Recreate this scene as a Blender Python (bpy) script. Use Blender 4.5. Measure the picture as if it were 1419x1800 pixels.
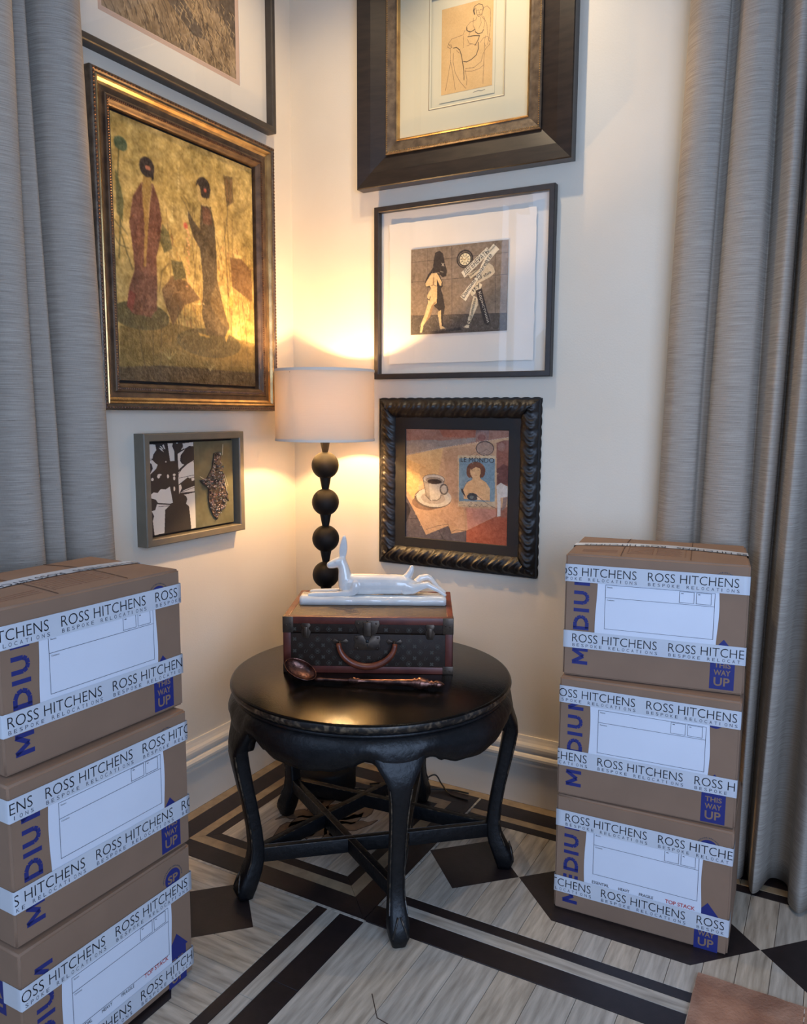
import bpy, bmesh, math, random
import numpy as np
from mathutils import Vector, Matrix
for o in list(bpy.data.objects): bpy.data.objects.remove(o)
S = bpy.context.scene
COL = S.collection
PI = math.pi
# ---------------------------------------------------------------- camera
cam_d = bpy.data.cameras.new('camera'); cam = bpy.data.objects.new('camera', cam_d); COL.objects.link(cam)
YAW, PITCH, ROLL, FPX = -0.503760, -0.125236, 0.005106, 1391.56
fw = Vector((math.cos(PITCH)*math.sin(YAW), math.cos(PITCH)*math.cos(YAW), math.sin(PITCH)))
rt = Vector((math.cos(YAW), -math.sin(YAW), 0)); up = rt.cross(fw)
r2 = rt*math.cos(ROLL)+up*math.sin(ROLL); u2 = -rt*math.sin(ROLL)+up*math.cos(ROLL)
cam.matrix_world = Matrix(((r2.x,u2.x,-fw.x,2.00326),(r2.y,u2.y,-fw.y,-2.68797),(r2.z,u2.z,-fw.z,1.44996),(0,0,0,1)))
cam_d.sensor_fit = 'VERTICAL'; cam_d.sensor_height = 36.0; cam_d.lens = 36.0*FPX/1800.0
cam_d.clip_start = 0.05; cam_d.clip_end = 50
S.camera = cam
# ---------------------------------------------------------------- view, world, lights
S.view_settings.view_transform = 'Standard'; S.view_settings.look = 'None'
S.view_settings.gamma = 1.0; S.view_settings.use_curve_mapping = False
S.view_settings.exposure = 0.0
w = bpy.data.worlds.new('daylight'); S.world = w; w.use_nodes = True
w.node_tree.nodes['Background'].inputs[0].default_value = (0.46, 0.62, 1.0, 1)
w.node_tree.nodes['Background'].inputs[1].default_value = 0.15
def light(name, kind, loc, energy, color, target=None, **kw):
    d = bpy.data.lights.new(name, kind); d.energy = energy; d.color = color
    for k, v in kw.items(): setattr(d, k, v)
    o = bpy.data.objects.new(name, d); COL.objects.link(o); o.location = loc
    if target is not None:
        o.rotation_euler = (Vector(target)-Vector(loc)).to_track_quat('-Z', 'Y').to_euler()
    return o
COOL = (0.48, 0.66, 1.0); WARM = (1.0, 0.70, 0.40)
light('window_daylight', 'AREA', (3.3, -3.1, 1.6), 88, COOL, (1.0, -0.7, 0.7), shape='RECTANGLE', size=1.8, size_y=1.9)
light('side_window_daylight', 'AREA', (0.10, -3.3, 2.1), 24, COOL, (1.5, -0.6, 0.8), shape='RECTANGLE', size=1.2, size_y=2.0)
light('ceiling_spotlight', 'SPOT', (0.88, -0.50, 3.32), 46, (1.0, 0.80, 0.54), (1.0, 0.05, 2.1), spot_size=1.55, spot_blend=1.0, shadow_soft_size=0.02)
light('ceiling_spotlight', 'SPOT', (0.55, -0.62, 3.32), 38, (1.0, 0.74, 0.44), (0.1, -0.3, 2.1), spot_size=1.6, spot_blend=1.0, shadow_soft_size=0.02)
light('ceiling_spotlight', 'SPOT', (1.72, -0.80, 3.32), 42, (1.0, 0.74, 0.46), (1.62, -0.40, 1.0), spot_size=0.75, spot_blend=1.0, shadow_soft_size=0.03)
light('ceiling_spotlight', 'SPOT', (0.45, -1.45, 3.32), 30, (1.0, 0.78, 0.54), (0.36, -1.50, 1.0), spot_size=0.70, spot_blend=1.0, shadow_soft_size=0.03)

# ---------------------------------------------------------------- material helpers
def lin(c):
    return tuple(((v/255)/12.92 if v/255 <= 0.04045 else ((v/255+0.055)/1.055)**2.4) for v in c)
def mat(name, col, rough=0.6, metal=0.0, col2=None, nscale=20, stretch=(1,1,1), detail=4, bump=0.0, bscale=None,
        spec=0.5, coat=0.0, ramp=(0.35, 0.65), attr=False, coords='Object', trans=0.0, sheen=0.0):
    m = bpy.data.materials.new(name); m.use_nodes = True; N = m.node_tree.nodes; L = m.node_tree.links
    b = N['Principled BSDF']; b.inputs['Roughness'].default_value = rough; b.inputs['Metallic'].default_value = metal
    b.inputs['Specular IOR Level'].default_value = spec; b.inputs['Coat Weight'].default_value = coat
    b.inputs['Base Color'].default_value = (*lin(col), 1)
    tc = N.new('ShaderNodeTexCoord'); mp = N.new('ShaderNodeMapping'); L.new(tc.outputs[coords], mp.inputs[0]); mp.inputs['Scale'].default_value = stretch
    if attr:
        a = N.new('ShaderNodeAttribute'); a.attribute_name = 'paint'; L.new(a.outputs['Color'], b.inputs['Base Color'])
    elif col2 is not None:
        n = N.new('ShaderNodeTexNoise'); n.inputs['Scale'].default_value = nscale; n.inputs['Detail'].default_value = detail
        L.new(mp.outputs[0], n.inputs['Vector']); r = N.new('ShaderNodeValToRGB'); L.new(n.outputs[0], r.inputs[0])
        r.color_ramp.elements[0].position = ramp[0]; r.color_ramp.elements[1].position = ramp[1]
        r.color_ramp.elements[0].color = (*lin(col), 1); r.color_ramp.elements[1].color = (*lin(col2), 1)
        L.new(r.outputs[0], b.inputs['Base Color'])
    if bump:
        n2 = N.new('ShaderNodeTexNoise'); n2.inputs['Scale'].default_value = bscale or nscale; n2.inputs['Detail'].default_value = 5
        L.new(mp.outputs[0], n2.inputs['Vector']); bp = N.new('ShaderNodeBump'); bp.inputs['Strength'].default_value = bump; bp.inputs['Distance'].default_value = 0.004
        L.new(n2.outputs[0], bp.inputs['Height']); L.new(bp.outputs[0], b.inputs['Normal'])
    return m
M = {}
M['wall'] = mat('wall_paint', (222,211,192), 0.75, col2=(226,216,198), nscale=3, bump=0.10, bscale=160)
M['base'] = mat('baseboard_paint', (222,213,198), 0.35)
M['black'] = mat('matte_black', (20,20,21), 0.5)
M['soot'] = mat('dark_frame', (52,46,42), 0.45, col2=(62,56,50), nscale=30)
M['fr2'] = mat('black_brown_frame', (40,35,33), 0.4, col2=(48,42,39), nscale=40)
M['veneer'] = mat('dark_veneer', (28,21,18), 0.36, col2=(42,32,27), nscale=14, stretch=(1,1,6), detail=8, coat=0.2)
M['gilt'] = mat('aged_gilt', (108,87,66), 0.4, 0.4, col2=(76,60,48), nscale=25, detail=8, bump=0.15, bscale=120)
M['giltdark'] = mat('worn_silver_gilt', (112,96,77), 0.42, 0.35, col2=(78,65,53), nscale=35, detail=8, bump=0.15, bscale=90)
M['bronze'] = mat('beading_bronze', (112,76,54), 0.35, 0.6, col2=(70,46,36), nscale=60)
M['brightgold'] = mat('burnished_gold', (206,170,112), 0.25, 0.8, col2=(160,126,84), nscale=20)
M['carved'] = mat('carved_black_wood', (17,14,13), 0.44, col2=(34,26,20), nscale=30, bump=0.2, bscale=80)
M['taupe'] = mat('taupe_frame', (104,98,84), 0.45, col2=(112,104,90), nscale=20)
M['white'] = mat('white_mat_board', (224,216,202), 0.7)
M['paper'] = mat('white_paper', (222,214,200), 0.8, col2=(226,219,206), nscale=6, bump=0.1, bscale=14)
M['cream'] = mat('cream_mat_board', (206,197,168), 0.75)
M['pinkmat'] = mat('pink_mat_bevel', (196,168,150), 0.7)
M['blackmat'] = mat('black_mat_board', (24,22,22), 0.6)
M['paint'] = mat('painted_canvas', (128,128,128), 0.5, attr=True, bump=0.35, bscale=90)
M['paintgloss'] = mat('varnished_canvas', (128,128,128), 0.36, attr=True, bump=0.9, bscale=70)
M['print'] = mat('printed_sheet', (128,128,128), 0.7, attr=True)
M['chips'] = mat('encrusted_chips', (128,128,128), 0.3, attr=True)
M['oak'] = mat('limed_oak', (200,186,166), 0.5, col2=(134,121,104), nscale=7, stretch=(9,1,1), detail=8, bump=0.12, bscale=30, ramp=(0.3,0.75))
M['oak_x'] = mat('limed_oak_lengthwise', (200,186,166), 0.5, col2=(134,121,104), nscale=7, stretch=(1,9,1), detail=8, bump=0.12, bscale=30, ramp=(0.3,0.75))
M['oak_b'] = mat('limed_oak_grey', (194,185,171), 0.48, col2=(130,122,110), nscale=6, stretch=(10,1,1), detail=8, bump=0.12, bscale=30, ramp=(0.3,0.75))
M['oak_bx'] = mat('limed_oak_grey_lengthwise', (194,185,171), 0.48, col2=(130,122,110), nscale=6, stretch=(1,10,1), detail=8, bump=0.12, bscale=30, ramp=(0.3,0.75))
M['tan'] = mat('tan_oak_strip', (158,138,110), 0.45, col2=(134,116,92), nscale=12, stretch=(2,2,1), detail=6)
M['wenge'] = mat('dark_stained_oak', (36,27,28), 0.42, col2=(28,21,22), nscale=10, stretch=(3,3,1), detail=7, bump=0.06, bscale=40)
M['sub'] = mat('floor_joints', (58,48,42), 0.9)
M['leaf'] = mat('leaf_stain', (132,108,84), 0.45, col2=(106,84,66), nscale=26)
M['leafline'] = mat('leaf_outline_stain', (58,42,36), 0.5)
M['lacquer'] = mat('worn_black_lacquer', (9,10,13), 0.42, col2=(20,20,22), nscale=34, detail=10, bump=0.4, bscale=70, ramp=(0.45,0.75), spec=0.35)
M['tabletop'] = mat('worn_lacquer_top', (10,9,8), 0.14, col2=(32,25,19), nscale=22, detail=12, bump=0.10, bscale=300, ramp=(0.52,0.85), spec=0.14)
M['wornedge'] = mat('worn_wood_edge', (26,23,21), 0.4, col2=(120,102,80), nscale=60, detail=12, ramp=(0.48,0.78))
M['card'] = mat('brown_cardboard', (142,113,91), 0.8, col2=(136,108,87), nscale=9, detail=3, bump=0.05, bscale=20)
M['cardin'] = mat('cardboard_seam', (92,66,48), 0.9)
M['cardline'] = mat('faint_brown_print', (136,98,76), 0.85)
M['tape'] = mat('white_packing_tape', (206,210,216), 0.25, col2=(198,202,210), nscale=7, bump=0.12, bscale=10)
M['ink'] = mat('black_ink', (22,22,28), 0.5)
M['inkgrey'] = mat('grey_ink', (66,68,80), 0.6)
M['blue'] = mat('blue_ink', (34,42,112), 0.6)
M['red'] = mat('red_ink', (190,70,66), 0.6)
M['label'] = mat('label_paper', (222,226,236), 0.6, col2=(218,222,232), nscale=5, bump=0.25, bscale=5)
M['lampblack'] = mat('matt_black_turned_wood', (16,15,15), 0.6, spec=0.25)
M['ceramic'] = mat('white_glazed_ceramic', (226,224,218), 0.16, col2=(214,212,208), nscale=18, coat=0.6, bump=0.25, bscale=26)
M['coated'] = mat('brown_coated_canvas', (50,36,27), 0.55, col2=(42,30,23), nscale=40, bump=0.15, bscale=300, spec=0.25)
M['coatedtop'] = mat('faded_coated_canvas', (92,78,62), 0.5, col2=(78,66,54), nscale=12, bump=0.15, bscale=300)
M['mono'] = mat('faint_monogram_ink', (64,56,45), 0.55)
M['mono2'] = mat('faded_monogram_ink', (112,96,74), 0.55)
M['lozine'] = mat('red_brown_trim', (104,50,38), 0.42, col2=(84,38,30), nscale=22, detail=6)
M['brass'] = mat('tarnished_brass', (92,76,62), 0.4, 0.6, col2=(66,54,46), nscale=40)
M['leather'] = mat('tan_handle_leather', (124,62,38), 0.35, col2=(88,42,28), nscale=30, detail=6)
M['copper'] = mat('antique_copper', (134,92,78), 0.26, 0.9, col2=(70,52,48), nscale=40, detail=8, bump=0.3, bscale=120)
M['hide'] = mat('brown_cowhide', (172,132,108), 0.85, col2=(132,94,74), nscale=9, detail=10, bump=0.8, bscale=110)
M['stitch'] = mat('pale_stitching', (214,200,184), 0.8)
M['cord'] = mat('black_rubber_cord', (14,14,14), 0.5)

def linen(name):
    m = bpy.data.materials.new(name); m.use_nodes = True; N = m.node_tree.nodes; L = m.node_tree.links
    b = N['Principled BSDF']; b.inputs['Roughness'].default_value = 0.85; b.inputs['Specular IOR Level'].default_value = 0.2
    uv = N.new('ShaderNodeUVMap'); uv.uv_map = 'UVMap'
    def noise(sc, det, stretch):
        mp = N.new('ShaderNodeMapping'); mp.inputs['Scale'].default_value = stretch; L.new(uv.outputs[0], mp.inputs[0])
        n = N.new('ShaderNodeTexNoise'); n.inputs['Scale'].default_value = sc; n.inputs['Detail'].default_value = det; L.new(mp.outputs[0], n.inputs['Vector']); return n
    a = noise(11, 4, (1, 34, 1)); c = noise(90, 2, (7, 1, 1)); d = noise(26, 2, (1, 16, 1))
    r = N.new('ShaderNodeValToRGB'); L.new(a.outputs[0], r.inputs[0]); r.color_ramp.elements[0].position = 0.3; r.color_ramp.elements[1].position = 0.72
    r.color_ramp.elements[0].color = (*lin((146,137,126)), 1); r.color_ramp.elements[1].color = (*lin((180,171,159)), 1)
    r2_ = N.new('ShaderNodeValToRGB'); L.new(d.outputs[0], r2_.inputs[0]); r2_.color_ramp.elements[0].position = 0.70; r2_.color_ramp.elements[1].position = 0.76
    r2_.color_ramp.elements[0].color = (1,1,1,1); r2_.color_ramp.elements[1].color = (0.55,0.5,0.46,1)
    mx = N.new('ShaderNodeMix'); mx.data_type = 'RGBA'; mx.blend_type = 'MULTIPLY'; mx.inputs[0].default_value = 1.0
    L.new(r.outputs[0], mx.inputs[6]); L.new(r2_.outputs[0], mx.inputs[7])
    r3 = N.new('ShaderNodeValToRGB'); L.new(c.outputs[0], r3.inputs[0]); r3.color_ramp.elements[0].color = (0.86,0.86,0.86,1); r3.color_ramp.elements[1].color = (1.08,1.08,1.08,1)
    m2 = N.new('ShaderNodeMix'); m2.data_type = 'RGBA'; m2.blend_type = 'MULTIPLY'; m2.inputs[0].default_value = 1.0
    L.new(mx.outputs[2], m2.inputs[6]); L.new(r3.outputs[0], m2.inputs[7]); L.new(m2.outputs[2], b.inputs['Base Color'])
    bp = N.new('ShaderNodeBump'); bp.inputs['Strength'].default_value = 0.35; bp.inputs['Distance'].default_value = 0.002
    L.new(a.outputs[0], bp.inputs['Height']); L.new(bp.outputs[0], b.inputs['Normal'])
    return m
M['linen'] = linen('slubby_grey_linen')
def glass():
    m = bpy.data.materials.new('picture_glass'); m.use_nodes = True; N = m.node_tree.nodes; L = m.node_tree.links
    N.remove(N['Principled BSDF']); t = N.new('ShaderNodeBsdfTransparent'); g = N.new('ShaderNodeBsdfGlossy'); g.inputs['Roughness'].default_value = 0.02
    f = N.new('ShaderNodeFresnel'); f.inputs[0].default_value = 1.5; mx = N.new('ShaderNodeMixShader')
    ge = N.new('ShaderNodeNewGeometry'); sb = N.new('ShaderNodeMath'); sb.operation = 'SUBTRACT'; sb.inputs[0].default_value = 1.0; L.new(ge.outputs['Backfacing'], sb.inputs[1])
    mu = N.new('ShaderNodeMath'); mu.operation = 'MULTIPLY'; L.new(f.outputs[0], mu.inputs[0]); L.new(sb.outputs[0], mu.inputs[1])
    L.new(mu.outputs[0], mx.inputs[0]); L.new(t.outputs[0], mx.inputs[1]); L.new(g.outputs[0], mx.inputs[2]); L.new(mx.outputs[0], N['Material Output'].inputs[0])
    return m
M['glass'] = glass()
def shade_mat():
    m = bpy.data.materials.new('lamp_shade_linen'); m.use_nodes = True; N = m.node_tree.nodes; L = m.node_tree.links
    N.remove(N['Principled BSDF']); d = N.new('ShaderNodeBsdfDiffuse'); t = N.new('ShaderNodeBsdfTranslucent')
    d.inputs[0].default_value = (*lin((222,208,184)), 1); t.inputs[0].default_value = (*lin((240,224,200)), 1)
    tc = N.new('ShaderNodeTexCoord'); mp = N.new('ShaderNodeMapping'); mp.inputs['Scale'].default_value = (1,1,30); L.new(tc.outputs['Object'], mp.inputs[0])
    n = N.new('ShaderNodeTexNoise'); n.inputs['Scale'].default_value = 12; L.new(mp.outputs[0], n.inputs['Vector'])
    bp = N.new('ShaderNodeBump'); bp.inputs['Strength'].default_value = 0.2; bp.inputs['Distance'].default_value = 0.002; L.new(n.outputs[0], bp.inputs['Height']); L.new(bp.outputs[0], d.inputs['Normal'])
    mx = N.new('ShaderNodeMixShader'); mx.inputs[0].default_value = 0.11
    L.new(d.outputs[0], mx.inputs[1]); L.new(t.outputs[0], mx.inputs[2]); L.new(mx.outputs[0], N['Material Output'].inputs[0])
    return m
M['shade'] = shade_mat()
def emit(name, col, s):
    m = bpy.data.materials.new(name); m.use_nodes = True; b = m.node_tree.nodes['Principled BSDF']
    b.inputs['Emission Color'].default_value = (*col, 1); b.inputs['Emission Strength'].default_value = s; return m
M['bulb'] = emit('lit_bulb', (1.0, 0.62, 0.27), 2700)

# ---------------------------------------------------------------- object helpers
def tag(o, label=None, cat=None, group=None, kind=None):
    if label: o['label'] = label
    if cat: o['category'] = cat
    if group: o['group'] = group
    if kind: o['kind'] = kind
    return o
def empty(name, loc, rz=0, label=None, cat=None, group=None):
    o = bpy.data.objects.new(name, None); COL.objects.link(o); o.location = loc; o.rotation_euler = (0,0,rz); o.empty_display_size = 0.05
    return tag(o, label, cat, group)
def link(name, me, m, parent=None, kind=None, label=None, smooth=False):
    o = bpy.data.objects.new(name, me); COL.objects.link(o)
    if m is not None and not me.materials: me.materials.append(M[m] if isinstance(m, str) else m)
    if parent is not None: o.parent = parent
    if kind: o['kind'] = kind
    if label: o['label'] = label
    if smooth: me.shade_smooth()
    return o
class MB:
    def __init__(s): s.v = []; s.f = []
    def add(s, v, f):
        n = len(s.v); s.v += [tuple(p) for p in v]; s.f += [tuple(i+n for i in q) for q in f]; return s
    def box(s, a, b):
        (x0,y0,z0),(x1,y1,z1) = a, b
        x0,x1 = min(x0,x1),max(x0,x1); y0,y1 = min(y0,y1),max(y0,y1); z0,z1 = min(z0,z1),max(z0,z1)
        return s.add([(x0,y0,z0),(x1,y0,z0),(x1,y1,z0),(x0,y1,z0),(x0,y0,z1),(x1,y0,z1),(x1,y1,z1),(x0,y1,z1)],
                     [(0,3,2,1),(4,5,6,7),(0,1,5,4),(1,2,6,5),(2,3,7,6),(3,0,4,7)])
    def prism(s, pts, z0, z1, fn=None):
        fn = fn or (lambda x, y, z: (x, y, z)); n = len(pts)
        ar = sum(pts[i][0]*pts[(i+1) % n][1]-pts[(i+1) % n][0]*pts[i][1] for i in range(n))
        if ar < 0: pts = pts[::-1]
        return s.add([fn(x,y,z0) for x,y in pts]+[fn(x,y,z1) for x,y in pts],
                     [tuple(range(n-1,-1,-1)), tuple(range(n,2*n))]+[(i,(i+1)%n,n+(i+1)%n,n+i) for i in range(n)])
    def tube(s, path, r, seg=10, cap=True):
        P = [Vector(p) for p in path]; R = r if isinstance(r, (list, tuple)) else [r]*len(P); n0 = len(s.v); a = None
        for i, p in enumerate(P):
            t = (P[min(i+1,len(P)-1)]-P[max(i-1,0)]).normalized()
            if a is None: ref = Vector((0,0,1)) if abs(t.z) < 0.9 else Vector((1,0,0)); a = t.cross(ref).normalized()
            else: a = (a-t*a.dot(t)).normalized()
            b = t.cross(a)
            for k in range(seg):
                q = 2*PI*k/seg; s.v.append(tuple(p+a*(R[i]*math.cos(q))+b*(R[i]*math.sin(q))))
        for i in range(len(P)-1):
            for k in range(seg):
                s.f.append((n0+i*seg+k, n0+(i+1)*seg+k, n0+(i+1)*seg+(k+1)%seg, n0+i*seg+(k+1)%seg))
        if cap: s.f.append(tuple(n0+k for k in range(seg))); s.f.append(tuple(n0+(len(P)-1)*seg+k for k in reversed(range(seg))))
        return s
    def lathe(s, prof, c=(0,0,0), seg=48, cap=True):
        n0 = len(s.v)
        for (r, z) in prof:
            for k in range(seg):
                a = 2*PI*k/seg; s.v.append((c[0]+r*math.cos(a), c[1]+r*math.sin(a), c[2]+z))
        for i in range(len(prof)-1):
            for k in range(seg):
                s.f.append((n0+i*seg+k, n0+i*seg+(k+1)%seg, n0+(i+1)*seg+(k+1)%seg, n0+(i+1)*seg+k))
        if cap:
            s.f.append(tuple(n0+k for k in reversed(range(seg)))); s.f.append(tuple(n0+(len(prof)-1)*seg+k for k in range(seg)))
        return s
    def ell(s, c, r, seg=12, rings=8, rot=None):
        n0 = len(s.v); R = rot or Matrix.Identity(3); c = Vector(c)
        for i in range(1, rings):
            a = PI*i/rings
            for k in range(seg):
                b = 2*PI*k/seg; s.v.append(tuple(c+R@Vector((r[0]*math.sin(a)*math.cos(b), r[1]*math.sin(a)*math.sin(b), r[2]*math.cos(a)))))
        t = len(s.v); s.v.append(tuple(c+R@Vector((0,0,r[2])))); s.v.append(tuple(c+R@Vector((0,0,-r[2]))))
        for i in range(rings-2):
            for k in range(seg): s.f.append((n0+i*seg+k, n0+(i+1)*seg+k, n0+(i+1)*seg+(k+1)%seg, n0+i*seg+(k+1)%seg))
        for k in range(seg):
            s.f.append((t, n0+k, n0+(k+1)%seg)); s.f.append((t+1, n0+(rings-2)*seg+(k+1)%seg, n0+(rings-2)*seg+k))
        return s
    def mesh(s, name):
        me = bpy.data.meshes.new(name); me.from_pydata(s.v, [], s.f); me.update(); return me
    def build(s, name, m, parent=None, kind=None, label=None, smooth=False, bevel=0.0, seg=2):
        me = s.mesh(name)
        if bevel:
            bm = bmesh.new(); bm.from_mesh(me)
            bmesh.ops.bevel(bm, geom=[e for e in bm.edges if len(e.link_faces) == 2 and e.calc_face_angle(0) > 0.6], offset=bevel, segments=seg, affect='EDGES', profile=0.5)
            bm.to_mesh(me); bm.free()
        o = link(name, me, m, parent, kind, label, smooth)
        if bevel and not smooth:
            me.shade_smooth()
            try: me.set_sharp_from_angle(angle=0.6)
            except Exception: pass
        return o
def apply_mods(o):
    dg = bpy.context.evaluated_depsgraph_get(); dg.update(); ev = o.evaluated_get(dg)
    me = bpy.data.meshes.new_from_object(ev); o.modifiers.clear(); old = o.data; o.data = me
    me.name = old.name; return o
# ---------------------------------------------------------------- lettering
_tc = {}
def raw_text(s, off=0.0, res=3):
    k = (s, off)
    if k not in _tc:
        c = bpy.data.curves.new('lettering_curve', 'FONT'); c.body = s; c.size = 1; c.resolution_u = res; c.offset = off; c.fill_mode = 'FRONT'
        o = bpy.data.objects.new('lettering_tmp', c); COL.objects.link(o)
        dg = bpy.context.evaluated_depsgraph_get(); dg.update(); me = bpy.data.meshes.new_from_object(o.evaluated_get(dg))
        v = np.zeros(len(me.vertices)*3); me.vertices.foreach_get('co', v); v = v.reshape(-1,3)
        f = [tuple(p.vertices) for p in me.polygons]
        bpy.data.objects.remove(o); bpy.data.meshes.remove(me); _tc[k] = (v, f)
    return _tc[k]
_cap = None
def text_into(mb, s, o, ex, ey, width, cap, off=0.0, clip=None):
    """letters of s laid from point o along ex with cap height along ey"""
    global _cap
    if _cap is None: _cap = raw_text('H')[0][:,1].max()
    v, f = raw_text(s, off); x0, x1 = v[:,0].min(), v[:,0].max()
    X = (v[:,0]-x0)*(width/(x1-x0)); Y = v[:,1]*(cap/_cap)
    if clip is not None:
        bm = bmesh.new(); vs = [bm.verts.new((x, y, 0)) for x, y in zip(X, Y)]
        for q in f:
            try: bm.faces.new([vs[i] for i in q])
            except Exception: pass
        for px, nx in ((clip[0], -1), (clip[1], 1)):
            bmesh.ops.bisect_plane(bm, geom=bm.verts[:]+bm.edges[:]+bm.faces[:], plane_co=(px,0,0), plane_no=(nx,0,0), clear_outer=True)
        bm.verts.ensure_lookup_table(); bm.verts.index_update()
        X = np.array([q.co.x for q in bm.verts]); Y = np.array([q.co.y for q in bm.verts]); f = [tuple(q.index for q in p.verts) for p in bm.faces]; bm.free()
    if len(X) == 0: return
    o = np.array(o); ex = np.array(ex); ey = np.array(ey)
    P = o[None]+X[:,None]*ex[None]+Y[:,None]*ey[None]
    mb.add([tuple(map(float,p)) for p in P], f)
# ---------------------------------------------------------------- a small painter: artworks become vertex-coloured relief canvases
def noise2(w, h, cells, rng):
    cx = max(2, int(cells)); cy = max(2, int(cells*h/w)); g = rng.random((cy+1, cx+1))
    y = np.linspace(0, cy-1e-6, h); x = np.linspace(0, cx-1e-6, w); yi = y.astype(int); xi = x.astype(int)
    fy = (y-yi)[:,None]; fx = (x-xi)[None,:]; fy = fy*fy*(3-2*fy); fx = fx*fx*(3-2*fx)
    return (g[yi][:,xi]*(1-fx)+g[yi][:,xi+1]*fx)*(1-fy)+(g[yi+1][:,xi]*(1-fx)+g[yi+1][:,xi+1]*fx)*fy-0.5
class Canvas:
    def __init__(s, w, h, bg, seed=1):
        s.w, s.h = w, h; s.a = np.ones((h, w, 3))*np.array(bg, float); s.rng = np.random.default_rng(seed)
        s.X, s.Y = np.meshgrid((np.arange(w)+0.5)*1000/w, (np.arange(h)+0.5)*1000/h)
    def sub(s, x0, x1, y0, y1):
        i0 = max(0, int(y0*s.h/1000)-1); i1 = min(s.h, int(y1*s.h/1000)+2); j0 = max(0, int(x0*s.w/1000)-1); j1 = min(s.w, int(x1*s.w/1000)+2)
        return slice(i0, max(i0,i1)), slice(j0, max(j0,j1))
    def poly(s, c, pts, alpha=1.0):
        P = np.array(pts, float); ii, jj = s.sub(P[:,0].min(), P[:,0].max(), P[:,1].min(), P[:,1].max()); X = s.X[ii,jj]; Y = s.Y[ii,jj]
        ins = np.zeros(X.shape, bool)
        for k in range(len(P)):
            x0,y0 = P[k-1]; x1,y1 = P[k]
            if y0 == y1: continue
            cr = ((Y < y0) != (Y < y1)) & (X < (x1-x0)*(Y-y0)/(y1-y0)+x0); ins ^= cr
        s.a[ii,jj][ins] = s.a[ii,jj][ins]*(1-alpha)+np.array(c, float)*alpha
    def ell(s, c, m, r):
        ii, jj = s.sub(m[0]-r[0], m[0]+r[0], m[1]-r[1], m[1]+r[1]); q = ((s.X[ii,jj]-m[0])/max(r[0],1))**2+((s.Y[ii,jj]-m[1])/max(r[1],1))**2 < 1
        s.a[ii,jj][q] = c
    def line(s, c, wd, pts, asp=None):
        asp = s.h/s.w
        for (x0,y0),(x1,y1) in zip(pts[:-1], pts[1:]):
            ii, jj = s.sub(min(x0,x1)-wd*2, max(x0,x1)+wd*2, min(y0,y1)-wd*2, max(y0,y1)+wd*2); X = s.X[ii,jj]; Y = s.Y[ii,jj]*asp
            ax, ay, bx, by = x0, y0*asp, x1, y1*asp; L2 = (bx-ax)**2+(by-ay)**2+1e-6
            t = np.clip(((X-ax)*(bx-ax)+(Y-ay)*(by-ay))/L2, 0, 1); d = np.hypot(X-ax-t*(bx-ax), Y-ay-t*(by-ay))
            al = np.clip((wd/2-d)/(600/s.w)+0.5, 0, 1)[...,None]; s.a[ii,jj] = s.a[ii,jj]*(1-al)+np.array(c, float)*al
    def spec(s, sp, lw=1.0):
        for q in sp:
            if q[0] == 'p': s.poly(q[1], q[2])
            elif q[0] == 'e': s.ell(q[1], q[2], q[3])
            elif q[0] == 'l': s.line(q[1], q[2]*lw, q[3])
    def grain(s, cells, amp, tint=(1,1,1)):
        n = noise2(s.w, s.h, cells, s.rng); s.a += n[...,None]*amp*2*np.array(tint)
    def blur(s, n=1):
        for _ in range(n):
            p = np.pad(s.a, ((1,1),(1,1),(0,0)), 'edge'); s.a = (p[1:-1,1:-1]*4+p[:-2,1:-1]+p[2:,1:-1]+p[1:-1,:-2]+p[1:-1,2:])/8
    def mesh(s, name, W, H):
        """grid in the local x-z plane, u right, v down; top-left at (0,0,H)"""
        w, h = s.w, s.h; xs = np.linspace(0, W, w); zs = np.linspace(H, 0, h)
        V = np.zeros((h, w, 3)); V[...,0] = xs[None]; V[...,2] = zs[:,None]
        i = np.arange((h-1)*(w-1)); r = i//(w-1); c = i % (w-1); a = r*w+c
        F = np.stack([a, a+w, a+w+1, a+1], 1)
        me = bpy.data.meshes.new(name); me.vertices.add(w*h); me.vertices.foreach_set('co', V.ravel())
        me.loops.add(F.size); me.loops.foreach_set('vertex_index', F.ravel().astype(np.int32)); me.polygons.add(len(F))
        me.polygons.foreach_set('loop_start', (np.arange(len(F))*4).astype(np.int32))
        me.update(calc_edges=True); me.validate()
        at = me.color_attributes.new('paint', 'FLOAT_COLOR', 'POINT'); v = np.clip(s.a, 0, 255)/255
        v = np.where(v <= 0.04045, v/12.92, ((v+0.055)/1.055)**2.4); C = np.ones((h, w, 4), np.float32); C[...,:3] = v
        at.data.foreach_set('color', C.ravel()); return me
def art_letters(spec, W, H, y, parent, m='ink'):
    for q in spec:
        if q[0] != 't': continue
        _, s, col, p0, p1, p2 = q
        a = np.array([p0[0]*W/1000, y, H-p0[1]*H/1000]); b = np.array([p1[0]*W/1000, y, H-p1[1]*H/1000]); c = np.array([p2[0]*W/1000, y, H-p2[1]*H/1000])
        e = b-a; Lw = float(np.linalg.norm(e)); ex = e/Lw; n = np.array([-ex[2], 0, ex[0]]); cap = abs(float((c-a)@n))
        mb = MB(); text_into(mb, s, a, ex, n, Lw, max(cap, 0.004)); key = 'txt%d_%d_%d' % tuple(col)
        if key not in M: M[key] = mat('lettering_ink', col, 0.7)
        mb.build('lettering', key, parent)
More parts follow.
